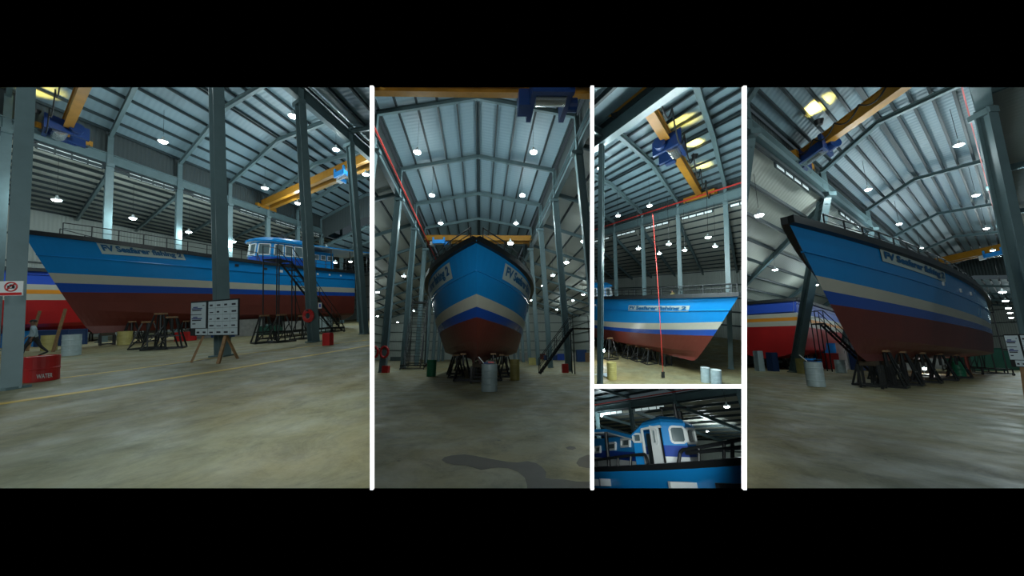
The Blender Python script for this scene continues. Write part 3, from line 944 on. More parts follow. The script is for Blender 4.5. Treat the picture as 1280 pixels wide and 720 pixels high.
def person(R, base, rz, label, shirt='shirt', stride=.0, s=1.0, lean=0.0, armbend=.3):
    """one continuous skinned body with joints at shoulder, elbow, wrist, hip, knee, ankle"""
    th = Thing(R, 'person', label, 'person', base, rz)
    V = []; E = []; RR = []
    def v(x, y, z, r): V.append((x * s, y * s, z * s)); RR.append(r * s); return len(V) - 1
    def chain(st, pts):
        p = st
        for q in pts: i = v(*q); E.append((p, i)); p = i
        return p
    l = lean
    pel = v(0, 0, .95, .145)
    waist = chain(pel, [(l * .3, 0, 1.10, .125)]); chest = chain(waist, [(l * .7, 0, 1.30, .15)]); nk = chain(chest, [(l * .95, 0, 1.47, .06), (l * 1.1, 0, 1.53, .055)])
    head = chain(nk, [(l * 1.2 + .01, 0, 1.60, .085), (l * 1.25 + .015, 0, 1.68, .095), (l * 1.25, 0, 1.75, .065)])
    for sd in (1, -1):
        f = stride * sd
        chain(pel, [(f * .12, sd * .10, .86, .095), (f * .42 + .02, sd * .105, .50, .062), (f * .62 - (.10 if f < 0 else 0), sd * .105, .12 if f >= 0 else .2, .042), (f * .62 + .07, sd * .11, .045 if f >= 0 else .11, .04), (f * .62 + .17, sd * .115, .035 if f >= 0 else .05, .03)])
        a = -f * .5
        wr = chain(chest, [(l * .8, sd * .19, 1.38, .065), (l * .8 + a * .25, sd * .235, 1.12, .042), (l * .8 + a * .45 + armbend * .25, sd * .24, .90, .03)])
        hx, hy, hz = l * .8 + a * .45 + armbend * .25, sd * .24, .90
        pm = chain(wr, [(hx + .02, hy, hz - .06, .026)])
        for i, (dx, ln) in enumerate(((-.022, .065), (-.008, .08), (.008, .085), (.022, .075))):
            chain(pm, [(hx + .02 + dx, hy, hz - .10, .009), (hx + .035 + dx, hy - sd * .01, hz - .10 - ln, .008)])
        chain(wr, [(hx + .05, hy - sd * .015, hz - .05, .010), (hx + .07, hy - sd * .02, hz - .09, .009)])
    me = bpy.data.meshes.new('b'); me.from_pydata(V, E, [])
    o = bpy.data.objects.new('b', me); C.objects.link(o)
    sk = o.modifiers.new('s', 'SKIN')
    lay = me.skin_vertices[0].data if me.skin_vertices else None
    if lay is None:
        bm = bmesh.new(); bm.from_mesh(me); bm.verts.layers.skin.verify(); bm.to_mesh(me); bm.free(); lay = me.skin_vertices[0].data
    for i, r in enumerate(RR): lay[i].radius = (r, r * (.8 if 2 <= i <= 2 else 1))
    lay[0].use_root = True
    ss = o.modifiers.new('u', 'SUBSURF'); ss.levels = 1; ss.render_levels = 1
    dg = bpy.context.evaluated_depsgraph_get(); dg.update()
    m2 = bpy.data.meshes.new_from_object(o.evaluated_get(dg)); bpy.data.objects.remove(o)
    m2.name = 'body'
    m2.materials.clear()
    for k in (shirt, 'trous', 'skin', 'black'): m2.materials.append(M[k])
    for p in m2.polygons:
        z = p.center.z / s; y = abs(p.center.y) / s
        p.material_index = 3 if z < .1 else (2 if z > 1.49 or (y > .17 and z < .98 and z > .6) else (1 if z < .98 and y < .2 else 0))
        p.use_smooth = True
    b = bpy.data.objects.new('body', m2); C.objects.link(b); b.parent = th.o; ROOM_OF[b.name] = R
    mb = MB(); prof = [(.02, 1.785), (.07, 1.775), (.098, 1.74), (.105, 1.70), (.10, 1.67)]
    mb.lathe([(r * s, z * s) for r, z in prof], 'hair', c=((l * 1.25 - .01) * s, 0, 0), n=16); th.part('hair', mb, local=True, smooth=True)
    mb = MB(); hx = (l * 1.25 + .015) * s
    mb.box((hx + .098 * s, 0, 1.665 * s), (.03 * s, .025 * s, .04 * s), 'skin'); mb.box((hx + .09 * s, 0, 1.625 * s), (.012 * s, .045 * s, .010 * s), 'red_line')
    for sd in (1, -1):
        mb.box((hx + .088 * s, sd * .035 * s, 1.69 * s), (.014 * s, .02 * s, .010 * s), 'hair'); mb.box((hx - .01, sd * .098 * s, 1.67 * s), (.03 * s, .018 * s, .055 * s), 'skin')
    th.part('face', mb, local=True)
    return th

def stripe(R, pts, wd, label, name='floor_marking', cat='floor line'):
    mb = MB()
    for (a, b) in zip(pts, pts[1:]):
        a, b = R.at(*a), R.at(*b); d = (b - a).normalized(); n_ = Vector((-d.y, d.x, 0)) * wd / 2
        mb.hexa([a - n_ + Vector((0, 0, .001)), b - n_ + Vector((0, 0, .001)), b + n_ + Vector((0, 0, .001)), a + n_ + Vector((0, 0, .001))][::-1], [a - n_ + Vector((0, 0, .006)), b - n_ + Vector((0, 0, .006)), b + n_ + Vector((0, 0, .006)), a + n_ + Vector((0, 0, .006))][::-1], 'line')
    single(R, name, mb, label, cat)
def crate(R, px, py, sz, m, label, name='storage_crate', cat='crate', rz=0):
    q = R.at(px, py, 0)
    th = Thing(R, name, label, cat, q, rz)
    mb = MB(); x, y, z = sz
    mb.box((0, 0, z / 2), (x, y, z), m); th.part('body', mb, local=True)
    mb = MB()
    for sx in (-1, 1):
        for sy in (-1, 1): mb.bar((sx * x / 2, sy * y / 2, 0), (sx * x / 2, sy * y / 2, z), .05, .05, m)
    mb.box((0, 0, z + .02), (x * 1.04, y * 1.04, .05), m); th.part('lid', mb, local=True)
    return th
def board(R, a, b, zb, zt, label, tripod=True, lean=.0):
    """display board between plan points a and b, bottom and top heights"""
    a, b = Vector((a[0], a[1], 0)), Vector((b[0], b[1], 0))
    d = (b - a).normalized(); n_ = Vector((d.y, -d.x, 0))
    if n_.dot(-a) < 0: n_ = -n_
    L = (b - a).length; H = zt - zb
    th = Thing(R, 'display_board', label, 'notice board', a)
    P = lambda u, v, o=0: a + d * (u * L) + Vector((0, 0, zb + v * H)) + n_ * o
    mb = MB(); mb.hexa([P(0, 0), P(1, 0), P(1, 1), P(0, 1)], [P(0, 0, .04), P(1, 0, .04), P(1, 1, .04), P(0, 1, .04)], 'black'); th.part('backing', mb)
    def sheet(u0, u1, v0, v1):
        m_ = MB(); m_.hexa([P(u0, v0, .041), P(u1, v0, .041), P(u1, v1, .041), P(u0, v1, .041)], [P(u0, v0, .046), P(u1, v0, .046), P(u1, v1, .046), P(u0, v1, .046)], 'paper')
        return th.part('paper_sheet', m_)
    def mark(u0, u1, v0, v1, m, par):
        m_ = MB(); m_.hexa([P(u0, v0, .047), P(u1, v0, .047), P(u1, v1, .047), P(u0, v1, .047)], [P(u0, v0, .05), P(u1, v0, .05), P(u1, v1, .05), P(u0, v1, .05)], m)
        return m_
    rnd = random.Random(5)
    # left drawing sheet with two boat drawings
    s1 = sheet(.01, .34, .22, .96)
    m_ = MB()
    for v0 in (.72, .43):
        for (u0, u1, vv, hh, mm) in ((.04, .24, v0, .035, 'ink'), (.03, .26, v0 + .05, .03, 'inkblue'), (.06, .16, v0 + .09, .03, 'inkblue')):
            k_ = mark(u0, u1, vv, vv + hh, mm, s1); base = len(m_.v); m_.v += k_.v
            for f in k_.f: m_.face([i + base for i in f], mm)
    for (u0, u1, v0, v1) in ((.01, .25, .60, .62), (.05, .12, .33, .36), (.27, .31, .86, .88)):
        k_ = mark(u0, u1, v0, v1, 'ink', s1); base = len(m_.v); m_.v += k_.v
        for f in k_.f: m_.face([i + base for i in f], 'ink')
    th.part('boat_drawing', m_, parent=s1)
    for r in range(5):
        for c in range(4):
            u0 = .395 + c * .15; v0 = .02 + r * .19
            s2 = sheet(u0, u0 + .145, v0, v0 + .183)
            k_ = mark(u0 + .03, u0 + .03 + rnd.uniform(.05, .09), v0 + .05, v0 + .05 + rnd.uniform(.02, .05), 'ink', s2); th.part('drawing', k_, parent=s2)
    for c in range(2):
        u0 = .12 + c * .135
        s2 = sheet(u0, u0 + .13, .02, .2); th.part('drawing', mark(u0 + .03, u0 + .09, .07, .12, 'ink', s2), parent=s2)
    if tripod:
        for u_, du in ((.25, -.04), (.72, .05)):
            mb = MB(); mb.bar(P(u_, 0, -.02), Vector((P(u_ + du, 0).x, P(u_ + du, 0).y, 0)) + n_ * .25, .09, .06, 'wood'); th.part('easel_leg', mb)
        mb = MB(); mb.bar(P(.5, .6, -.03), Vector((P(.5, 0).x, P(.5, 0).y, 0)) - n_ * .7, .08, .06, 'wood'); th.part('easel_leg', mb)
    return th

# ---------------------------------------------------------------- small helpers for laying out
def proj(R, P):
    c = R.R @ (Vector(P) - Vector((0, 0, R.h)))
    return 640 + F * c.x / c.y, 360 - F * c.z / c.y
def find_t(h, k, px, py, z=None):
    z = h.H + 1.35 if z is None else z
    a, b = h.row('n', k, z), h.row('f', k, z)
    best = min(range(0, 101), key=lambda i: sum((u - v) ** 2 for u, v in zip(proj(h.R, a.lerp(b, i / 100)), (px, py))) if (h.R.R @ (a.lerp(b, i / 100) - Vector((0, 0, h.R.h)))).y > .5 else 1e9)
    return best / 100
def wp(ship, x, y, z=0.0):                   # ship plan coordinates to room coordinates
    a = math.atan2(math.cos(ship.th), math.sin(ship.th)); b = ship.t.base
    return Vector((b.x + x * math.cos(a) - y * math.sin(a), b.y + x * math.sin(a) + y * math.cos(a), z))
def ang(ship): return math.atan2(math.cos(ship.th), math.sin(ship.th))
def near_slope(h, px, py, k, side='f'):      # height and distance of a point of the side-aisle rafter at a pixel
    a = h.row(side, k, h.H)
    q = h.R.pl(px, py, a, a + h.V)
    return (Vector((q.x, q.y, 0)) - Vector((a.x, a.y, 0))).length, q.z
def cradle(ship, xs, side, tag, lat=1.5, blocks=(), z=None, spread=.75):
    for i, x in enumerate(xs):
        q = max(0.0, min(.97, (x + ship.L) / (ship.L + ship.xb(ship.lv[2][1])))); u = ship.lev(2, q)
        trestle(ship.R, wp(ship, x, side * min(lat, u.y * spread)), ang(ship), ship.lev(1, q).lerp(u, .6).z, 'black steel trestle propping the hull, %s aft of the bow, %s' % (ordn(i), tag))
    for i, x in enumerate(blocks):
        keel_block(ship.R, wp(ship, x, 0), ang(ship), ship.zk, 'timber-topped block under the keel, %s aft of the bow, %s' % (ordn(i), tag))

# ================================================================ leftmost view
fit = dict(aU=.0903, aV=-1.0122, x0=-11.9139, y0=7.6543, W=24.493, B=5.046, H=14.4102, E=16.7976, G=18.2317, rn=1.5221, rf=-.1068)
H1 = Hall(R1, **fit)
vv = H1.V * H1.W - H1.U * (.08 * H1.B)
H1.V = vv.normalized(); H1.W = vv.length
floor(R1, -130, 20, 1.0, 95)
for i, k in enumerate(range(0, 7)): column(H1, 'n', k, 1.0, 'grey-green steel column of the near row in the leftmost view, %s from the left' % ordn(i), (.52, .38) if k else (.36, .28))
for i, k in enumerate(range(0, 9)): column(H1, 'f', k, 1.05, 'grey-green steel column beyond the big blue boat, %s from the left in the leftmost view' % ordn(i), (.5, .4))
beam_run(H1, 'n', -1, 12, 'crane runway beam over the near columns in the leftmost view')
beam_run(H1, 'f', -2, 12, 'crane runway beam over the far columns in the leftmost view')
rafters(H1, -1, 6)
roofs(H1, -1.5, 6, 6)
upper_wall(H1, 'f', -2, 6)
L_, z_ = near_slope(H1, 168.6, 288, 2)
zt_ = H1.H - .55
sl = (zt_ - z_) / L_
A1 = 17.0
aisle(H1, 'f', A1, zt_, max(3.5, zt_ - sl * A1), -2, 12, 11, wall=True)
aisle(H1, 'n', 15.0, H1.H + 1.0, H1.H - 2.5, -1, 8, 8, mroof='roof', wall=False)
for k in range(0, 6): clerestory(H1, 'f', k, 'daylit glazed strip under the far runway beam, %s from the left in the leftmost view' % ordn(k))
gable(H1, 6, H1.H - .8)
H1b = Hall(R1, fit['aU'], fit['aV'], fit['x0'], fit['y0'], fit['W'], fit['B'], H1.H - 4, H1.H - 2.2, H1.H - .8, 1.1, -.1)
H1b.V, H1b.W = H1.V, H1.W; H1b.tag = 'lower far roof'
rafters(H1b, 6, 10, .3); roofs(H1b, 6, 12, 5)
endwall(H1, 12, 15, -15, H1.W + 17)
for i, (px, py) in enumerate([(204, 177), (366, 145), (420, 187), (331, 235), (457, 218), (372, 254)]):
    lamp(R1, px, py, 14.6, 17.0, .30 if i < 3 else .34)
for px, py in [(71, 250), (166, 273), (236, 290), (292, 302)]: lamp(R1, px, py, 10.0, 13.0, .26, .85)
for px, py in [(408, 310), (419, 328), (438, 327), (431, 319)]: lamp(R1, px, py, 9.0, 11.5, .30, .8)
t_ = find_t(H1, .5, 95, 150)
crane(H1, .5, 'yellow overhead crane at the upper left of the leftmost view', .955, 'dark blue crane hoist at the upper left of the leftmost view', gd=.9, hs=1.15, hooklen=0, fest=7, warm=(-1.4, 520, .93), single_g=True)
t_ = find_t(H1, 3.9, 432, 222)
crane(H1, 3.95, 'far yellow overhead crane spanning behind the columns of the leftmost view', t_, 'bright blue and white crane hoist on the far crane of the leftmost view', gd=.8, hs=1.0, bright=True)
# the big blue boat
S1 = Ship(R1, (-28.031, 21.413), 3.706, 16.8, 1.023, 2.72, 7.03, 5.76, .82, 1.54, 2.92, 4.67, 4.12, 3.49, 3.29, nav=.36,
          label='long blue fishing boat with cream band, seen from its side in the leftmost view')
S1.hull(); S1.ribs(.1, .95, 20, -1)
S1.rail(.93, .45, 9, 1); S1.rail(.93, .45, 9, -1); S1.rail(.30, .02, 6, 1, .8); S1.rail(.30, .02, 6, -1, .8)
S1.name_px((124, 304, 317), (230, 314, 325), 1)
S1.house(-10.6, 1.05, 1.0, 6.4)
S1.marks([(.52, 8.5, .012, .18, 'black'), (.42, 8.45, .012, .18, 'black'), (.36, 8.35, .012, .22, 'white'), (.2, 8.4, .008, .16, 'white'), (.14, 8.4, .008, .16, 'white'), (.08, 8.4, .008, .16, 'white')], 1)
cradle(S1, (-1.6, -4.2, -7.0, -10, -13, -15.5), 1, 'leftmost view', 1.6, (-.6, -2.6, -5, -8, -11, -14))
for i, (px, py, hg) in enumerate(((184, 436, 1.5), (200, 437, 1.9), (214, 436, 1.7), (330, 429, 1.6), (352, 428, 1.6), (378, 424, 1.5))):
    trestle(R1, R1.at(px, py, 0), .3 * i, hg, 'black steel trestle on the near side of the hull, %s from the left, leftmost view' % ordn(i), 1.0)
# red-bottomed boat behind
S1b = Ship(R1, (-31.5, 39), 0.42, 22, 1.0, 3, 6.4, 5.6, .8, 1.6, 3.0, 5.0, 4.9, 3.5, 3.4, nav=.45,
           label='red, white and orange striped boat behind the blue boat, leftmost view',
           cols=['red2', 'red2', 'red2', 'red2', 'red2', 'hwhite', 'orange', 'hwhite', 'royal', 'royal', 'royal'])
S1b.t.o.location = S1b.t.o.location
S1b.hull()
cradle(S1b, (-6, -10, -14, -18), -1, 'red boat, leftmost view', 1.5, (-4, -8, -12, -16))
stair(R1, R1.dep(347, 425, 21.0).xy.to_3d(), math.atan2(6.2, -.15 + .9), 5.15, 5.3, 'black steel access stair and platform beside the blue boat in the leftmost view', nst=14)
a_, b_ = R1.dep(240, 400, 11.6), R1.dep(299.5, 400, 10.6)
board(R1, a_, b_, .90, 2.12, 'board of small printed sheets on a wooden easel in front of a column')
drum(R1, 52, 476, 'low red steel drum lettered WATER on the floor by the left column', 'redpaint', .285, .66, lid='w', ribs=1, text='WATER')
drum(R1, 89, 444.5, 'pale blue-white steel drum under the bow in the leftmost view', 'drumwhite', .29, 1.0)
drum(R1, 61, 438, 'olive yellow drum behind the walking person', 'drumyel', .3, .9)
drum(R1, 156, 431, 'yellow drum under the bow of the boat in the leftmost view', 'drumyel', .34, .9)
person(R1, R1.at(41, 446.5, 0), math.radians(-127), 'person walking in grey-blue shirt and dark trousers, holding nothing, left side of the leftmost view', 'shirt', .48, 1.0, .03, .5)
c3 = H1.row('n', 2, 1.45)
th = Thing(R1, 'fire_hose', 'coiled red fire hose hung on the third near column', 'hose', c3 + Vector((.0, -.32, 0)))
mb = MB()
for rr_ in (.27, .22, .17): mb.path([c3 + Vector((rr_ * math.cos(t), -.34 - (.27 - rr_) * .4, rr_ * 1.2 * math.sin(t))) for t in [2 * PI * i / 18 for i in range(19)]], .05, 'redpaint', 7)
th.part('coil', mb)
mb = MB(); mb.bar(c3 + Vector((0, -.2, .3)), c3 + Vector((0, -.5, .3)), .08, .08, 'steel_d'); th.part('hook', mb)
crate(R1, 410, 431.5, (.3, .3, .55), 'redpaint', 'red fire equipment box on the floor beside the third near column', 'equipment_box', 'box')
crate(R1, 232, 426, (.9, .6, .6), 'redpaint', 'red box on the floor far behind the display board', 'equipment_box', 'box')
def sign(R, px, py, Y, w_, h_, label, ring=True):
    c = R.dep(px, py, Y); th = Thing(R, 'warning_sign', label, 'sign', c)
    f = Vector((-c.x, -c.y, 0)).normalized(); f = Vector((0.25, -1, 0)).normalized(); s_ = Vector((-f.y, f.x, 0)); ax = (s_, f, Vector((0, 0, 1)))
    mb = MB(); mb.box(c, (w_, .015, h_), 'white', ax); th.part('panel', mb)
    if ring:
        mb = MB(); mb.path([c + f * .012 + s_ * (.1 * math.cos(t)) + Vector((0, 0, .035 + .1 * math.sin(t))) for t in [2 * PI * i / 20 for i in range(21)]], .014, 'redpaint', 6)
        th.part('red_ring', mb)
        mb = MB(); mb.box(c + f * .012 + Vector((0, 0, .03)), (.12, .01, .07), 'black', ax); mb.box(c + f * .012 + Vector((0, 0, .075)), (.05, .01, .03), 'black', ax); mb.tube(c + f * .01 + Vector((0, 0, .03)), c + f * .022 + Vector((0, 0, .03)), .022, 'white', 12); th.part('camera_symbol', mb)
        mb = MB(); mb.bar(c + f * .022 - s_ * .07 + Vector((0, 0, -.035)), c + f * .022 + s_ * .07 + Vector((0, 0, .105)), .012, .02, 'redpaint', f); th.part('red_slash', mb)
        mb = MB(); mb.box(c + f * .012 + Vector((0, 0, -.125)), (w_ * .92, .01, .06), 'redpaint', ax); th.part('caption_bar', mb)
    else:
        mb = MB(); mb.box(c + f * .012, (w_ * .5, .01, h_ * .6), 'royal', ax); th.part('blue_symbol', mb)
sign(R1, 14.5, 360.5, 7.2, .40, .33, 'square no-photography sign on the leftmost column')
sign(R1, 400, 382, 16.3, .16, .30, 'small white and blue notice on the third near column', False)
stripe(R1, [(-60, 513.5), (120, 487.5), (300, 459.5), (470, 430.5)], .26, 'long yellow line painted across the floor of the leftmost view')
stripe(R1, [(-60, 489), (75, 473), (200, 457), (290, 444), (460, 425)], .16, 'second yellow floor line running past the column bases')
for i in range(6):
    crate(R1, 250 + i * 30, 423 - i * 1.6, (1.6, .8, .7 + .3 * (i % 3)), ['greybox', 'tarp', 'greybox', 'green_m', 'greybox', 'drumwhite'][i], '%s stack of goods by the far wall behind the blue boat, %s from the left' % (['grey', 'blue', 'grey', 'green', 'grey', 'pale'][i], ordn(i)), 'goods_stack', 'goods')
for i, (px, py) in enumerate(((76, 432), (35, 433))):
    crate(R1, px, py, (2.4, 1.0, 1.1), ['tarp', 'brightblue'][i], ['dark blue covered goods behind the pale drum of the leftmost view', 'bright blue goods behind the walking person'][i], 'goods_stack', 'goods')
for i, px in enumerate((66, 34)):
    a = R1.at(px, 440 - i, 0); mb = MB(); mb.bar(a, a + Vector((-.1, .5, 2.4)), .1, .08, 'wood')
    single(R1, 'timber_prop', mb, 'leaning timber prop under the red boat, %s from the right' % ordn(i), 'prop', base=a)

# ================================================================ bow-on view
H2 = Hall(R2, -.0983, -1.5926, 4.6143, 26.8458, 15.0346, 7.0222, 15.1696, 18.0041, 19.4069, .6726, .2587)
floor(R2, -40, 50, 2.0, 92)
for i, k in enumerate(range(-2, 7)):
    column(H2, 'n', k, 1.0, 'grey-green steel column right of the boat in the bow-on view, %s from the front' % ordn(i), (.5, .46))
    column(H2, 'f', k, 1.0, 'grey-green steel column left of the boat in the bow-on view, %s from the front' % ordn(i), (.5, .46))
beam_run(H2, 'n', -3, 8, 'crane runway beam on the right of the bow-on view', dep=1.0)
beam_run(H2, 'f', -3, 8, 'crane runway beam on the left of the bow-on view', dep=1.0)
a, b = H2.row('f', -3, H2.H + .9), H2.row('f', 8, H2.H + .9)
mb = MB(); mb.bar(a + Vector((.35, 0, 0)), b + Vector((.35, 0, 0)), .09, .14, 'red_line'); single(R2, 'conductor_rail', mb, 'thin red conductor rail along the left runway beam of the bow-on view', 'rail', base=a)
rafters(H2, -3, 5); roofs(H2, -3, 6, 5)
upper_wall(H2, 'n', -3, 6); upper_wall(H2, 'f', -3, 6)
aisle(H2, 'n', 17, H2.H + .6, H2.H - 5, -3, 8, 9, mroof='roof_a')
aisle(H2, 'f', 17, H2.H + .6, H2.H - 5, -3, 8, 9, mroof='roof_a')
gable(H2, 6, H2.H - 2)
endwall(H2, 8, 16, -20, H2.W + 20, girts=6)
for px, py in [(521.5, 190), (667, 190), (540, 244), (653, 244), (551, 279), (645, 279)]: lamp(R2, px, py, 15.6, 18.2, .30, .95)
for i, (px, py) in enumerate([(638, 304), (730, 301.5), (691, 344), (679, 357), (708, 328), (729, 368), (716, 375.5), (696, 386.6), (663, 375), (490, 328), (505, 345), (472, 365), (517, 388), (472, 395), (497, 402.6)]):
    lamp(R2, px, py, 11.0 if i < 12 else 9, 13.5, .32, .6, light=(i % 2 == 1))
crane(H2, -1.62, 'brown-yellow overhead crane girder across the top of the bow-on view', find_t(H2, -1.62, 684, 122), 'dark blue crane hoist hanging at the top right of the bow-on view', gd=.8, hs=1.3, fest=7, hooklen=0, drop=.75)
crane(H2, 2.05, 'far yellow overhead crane above the bow in the bow-on view', find_t(H2, 2.05, 550, 297), 'bright blue and white crane hoist above the bow in the bow-on view', gd=.7, hs=.95, bright=True)
S2 = Ship(R2, (-1.713, 15.893), 3.068, 21, .971, 3.45, 6.23, 5.2, 1.0, 1.5, 3.45, 4.13, 3.35, 3.15, 2.75, nav=.28, zcb=2.2,
          label='blue fishing boat with cream band and red bottom, seen straight from its bow')
S2.hull(); S2.rail(.985, .5, 9, 1, .6); S2.rail(.985, .5, 9, -1, .6)
S2.name(.93, .72, 8.12, 8.75, 1); S2.name(.72, .93, 8.12, 8.75, -1)
S2.house(-11, 1, 0, 6)
cradle(S2, (-2.2, -4.5, -8, -13), 1, 'right of bow-on view', 1.9, (-.9, -3.5, -7, -12), spread=1.0)
cradle(S2, (-2.2, -4.5, -8, -13), -1, 'left of bow-on view', 1.9, spread=1.0)
dr = drum(R2, 611.5, 489, 'pale blue-white steel drum standing in front of the bow', 'drumwhite', .315, 1.04, cloth=['tarp', 'greybox', 'redpaint', 'wood', 'black'])
drum(R2, 539, 470.5, 'green steel drum left of the bow in the bow-on view', 'drumgreen', .30, 1.05)
drum(R2, 643.5, 475, 'yellow steel drum right of the bow in the bow-on view', 'drumyel', .27, 1.12)
stair(R2, R2.at(521, 459, 0), math.radians(-78), 7.2, 5.2, 'tall black access stair left of the hull in the bow-on view', wd=1.4, nst=22, plat=1.4)
stair(R2, R2.at(729, 469, 0), math.radians(182), 3.1, 2.3, 'black platform stair at the right edge of the bow-on view', wd=.7, nst=8, plat=1.3, frame=False)
crate(R2, 482, 466, (.42, .4, .5), 'redpaint', 'red fire box at the foot of the left column in the bow-on view', 'equipment_box', 'box')
crate(R2, 706.5, 466, (.4, .4, .62), 'redpaint', 'red fire box beside the right column in the bow-on view', 'equipment_box', 'box')
crate(R2, 667, 456, (1.2, .9, .85), 'drumyel', 'yellowish box between the right columns in the bow-on view', 'storage_crate')
for i, (px, py, m, sz) in enumerate([(655, 450.5, 'greybox', (1.6, 1, 1.6)), (676, 449.2, 'hred', (2.2, 1, 1.3)), (690, 450.2, 'tarp', (3.4, 1.2, 1.0)), (703, 450.2, 'royal', (2.2, 1.2, 1.3)), (716, 451.2, 'greybox', (1.6, 1, 1.5)), (727, 452.2, 'tarp', (1.6, 1, 2.0)), (737, 452.2, 'wood', (1.6, 1, 1.5)), (512, 452.2, 'greybox', (1.6, 1, 1.2)), (496, 451.2, 'steel_d', (2.4, 1, .8))]):
    crate(R2, px, py, sz, m, 'heap of %s goods on the far floor of the bow-on view, %s along' % ({'greybox': 'grey', 'hred': 'rust red', 'tarp': 'blue', 'royal': 'blue', 'wood': 'brown', 'steel_d': 'dark'}[m], ordn(i)), 'goods_stack', 'goods')
q = R2.at(477, 466, 0)
th = Thing(R2, 'fire_hose', 'red fire hose reels on the first left column of the bow-on view', 'hose', q)
mb = MB()
for dx in (-.55, .25):
    mb.path([q + Vector((dx + .3 * math.cos(t), -.4, 1.6 + .42 * math.sin(t))) for t in [2 * PI * i / 16 for i in range(17)]], .1, 'redpaint', 7)
th.part('coil', mb)
mb = MB(); mb.bar(q + Vector((-.8, -.36, 1.85)), q + Vector((.6, -.36, 1.85)), .06, .1, 'steel_d'); th.part('bracket', mb)
def puddle(R, pts, label, sc_=3.27, ox=464, oy=400):
    P = [R.at(ox + x / sc_, oy + y / sc_, .004) for x, y in pts]
    mb = MB(); n_ = len(P); c = sum(P, Vector((0, 0, 0))) / n_
    mb.poly([p for p in P], 'wet'); single(R, 'water_stain', mb, label, 'puddle')
puddle(R2, [(288, 572), (300, 560), (330, 553), (380, 549), (430, 556), (490, 568), (560, 580), (600, 582), (640, 577), (675, 585), (700, 602), (715, 622), (712, 645), (740, 650), (790, 652), (840, 660), (930, 662), (930, 720), (640, 720), (636, 670), (628, 645), (600, 620), (560, 606), (520, 603), (490, 606), (450, 613), (420, 604), (385, 594), (340, 592), (305, 584)], 'long dark wet stain on the concrete in the foreground of the bow-on view')
puddle(R2, [(838, 585), (850, 565), (880, 552), (930, 545), (930, 608), (880, 605), (850, 598)], 'dark wet stain at the right edge of the bow-on view')
puddle(R2, [(795, 521), (812, 515), (832, 518), (838, 525), (822, 531), (802, 529)], 'small round wet spot on the right of the bow-on view')

# ================================================================ high side view
H3 = Hall(R3, -.3614, .6487, 5.6077, 10.0069, 17.6458, 4.2655, 12.552, 13.7465, 14.4474, .0028, .0059)
floor(R3, -40, 80, 4, 95)
for i, k in enumerate(range(-3, 8)): column(H3, 'f', k, .62, 'grey-green steel column beyond the boat in the high side view, %s from the right' % ordn(i), (.5, .5))
t_ = H3.row('n', 1, H3.H); b_ = R3.dep(744.5, 360, t_.y); b_.z = 0
th = Thing(R3, 'steel_column', 'grey-green steel column at the very left edge of the high side view', 'column', b_)
mb = MB(); mb.ibar(b_, t_, .2, .22, 'steel', H3.V); th.part('shaft', mb)
mb = MB(); mb.box(b_ + Vector((0, 0, .03)), (.3, .3, .06), 'steel'); th.part('base_plate', mb)
beam_run(H3, 'n', -2, 9, 'near crane runway beam crossing the top left of the high side view', dep=.9)
beam_run(H3, 'f', -5, 9, 'far crane runway beam behind the boat of the high side view', dep=.7)
a, b = H3.row('f', -5, H3.H + 1.0), H3.row('f', 9, H3.H + 1.0)
mb = MB(); mb.bar(a - H3.V * .3, b - H3.V * .3, .07, .1, 'red_line'); single(R3, 'conductor_rail', mb, 'thin red conductor rail along the far runway beam of the high side view', 'rail', base=a)
rafters(H3, -3, 8, .3); roofs(H3, -5, 9, 7, psz=(.09, .13))
upper_wall(H3, 'f', -5, 9)
q3 = aisle(H3, 'f', 16, H3.H - .4, H3.H - 4.6, -6, 9, 12, psz=(.08, .12))
aisle(H3, 'n', 10, H3.H + .6, H3.H - 1, -2, 9, 5, wall=False, mroof='roof')
for k in range(-1, 7): clerestory(H3, 'f', k, 'daylit glazed strip under the far beam of the high side view, %s from the right' % ordn(k + 1), hh=.28)
endwall(H3, 9, 14, -12, H3.W + 18)
for px, py, z in [(812, 257, 11.8), (772.5, 269.5, 11.8), (751, 210, 12.2)]: lamp(R3, px, py, z, 13.8, .2, .6)
for px, py in [(798, 310.6), (836, 305), (885, 296.6), (894, 308), (824, 317), (856, 312.7)]: lamp(R3, px, py, 8.3, 10.6, .13, 1.5)
kc = .5
crane(H3, kc, 'yellow single-girder overhead crane slanting through the high side view', find_t(H3, kc, 832, 180), 'dark blue crane hoist in the upper middle of the high side view', gd=.5, hs=.95, single_g=True, warm=(-.9, 420, .55), fest=6)
for tt_ in (.35, .75):  # more upward spots added to stretch the warm roof patch, no fixtures
    q = H3.row('n', kc, H3.H + 1.35).lerp(H3.row('f', kc, H3.H + 1.35), tt_) - H3.U * .9
    l = bpy.data.lights.new('work_light', 'SPOT'); l.energy = 260; l.color = (1, .62, .12); l.spot_size = 1.9; l.spot_blend = .5; l.shadow_soft_size = .1
    lo = bpy.data.objects.new('work_light', l); C.objects.link(lo); lo.matrix_world = R3.M @ Matrix.Translation(q) @ Matrix.Rotation(PI, 4, 'X')
S3 = Ship(R3, (12.714, 22.69), 2.941, 19.5, .93, 4.10, 6.13, 5.76, 1.07, 1.30, 2.9, 4.27, 3.28, 3.22, 2.46, nav=.30, zcb=1.9,
          label='blue fishing boat with its bow to the right, in the high side view')
S3.hull(); S3.ribs(.3, .97, 22, 1); S3.ribs(.3, .97, 22, -1); S3.rail(.985, .2, 14, -1, .55); S3.rail(.985, .2, 14, 1, .55)
S3.name_px((786, 381.5, 388.5), (862, 382, 389.5), -1)
S3.house(-14.5, .9, .1, 4.0)
S3.marks([(.42, 8.3, .02, .16, 'white'), (.36, 8.3, .02, .16, 'white')], -1)
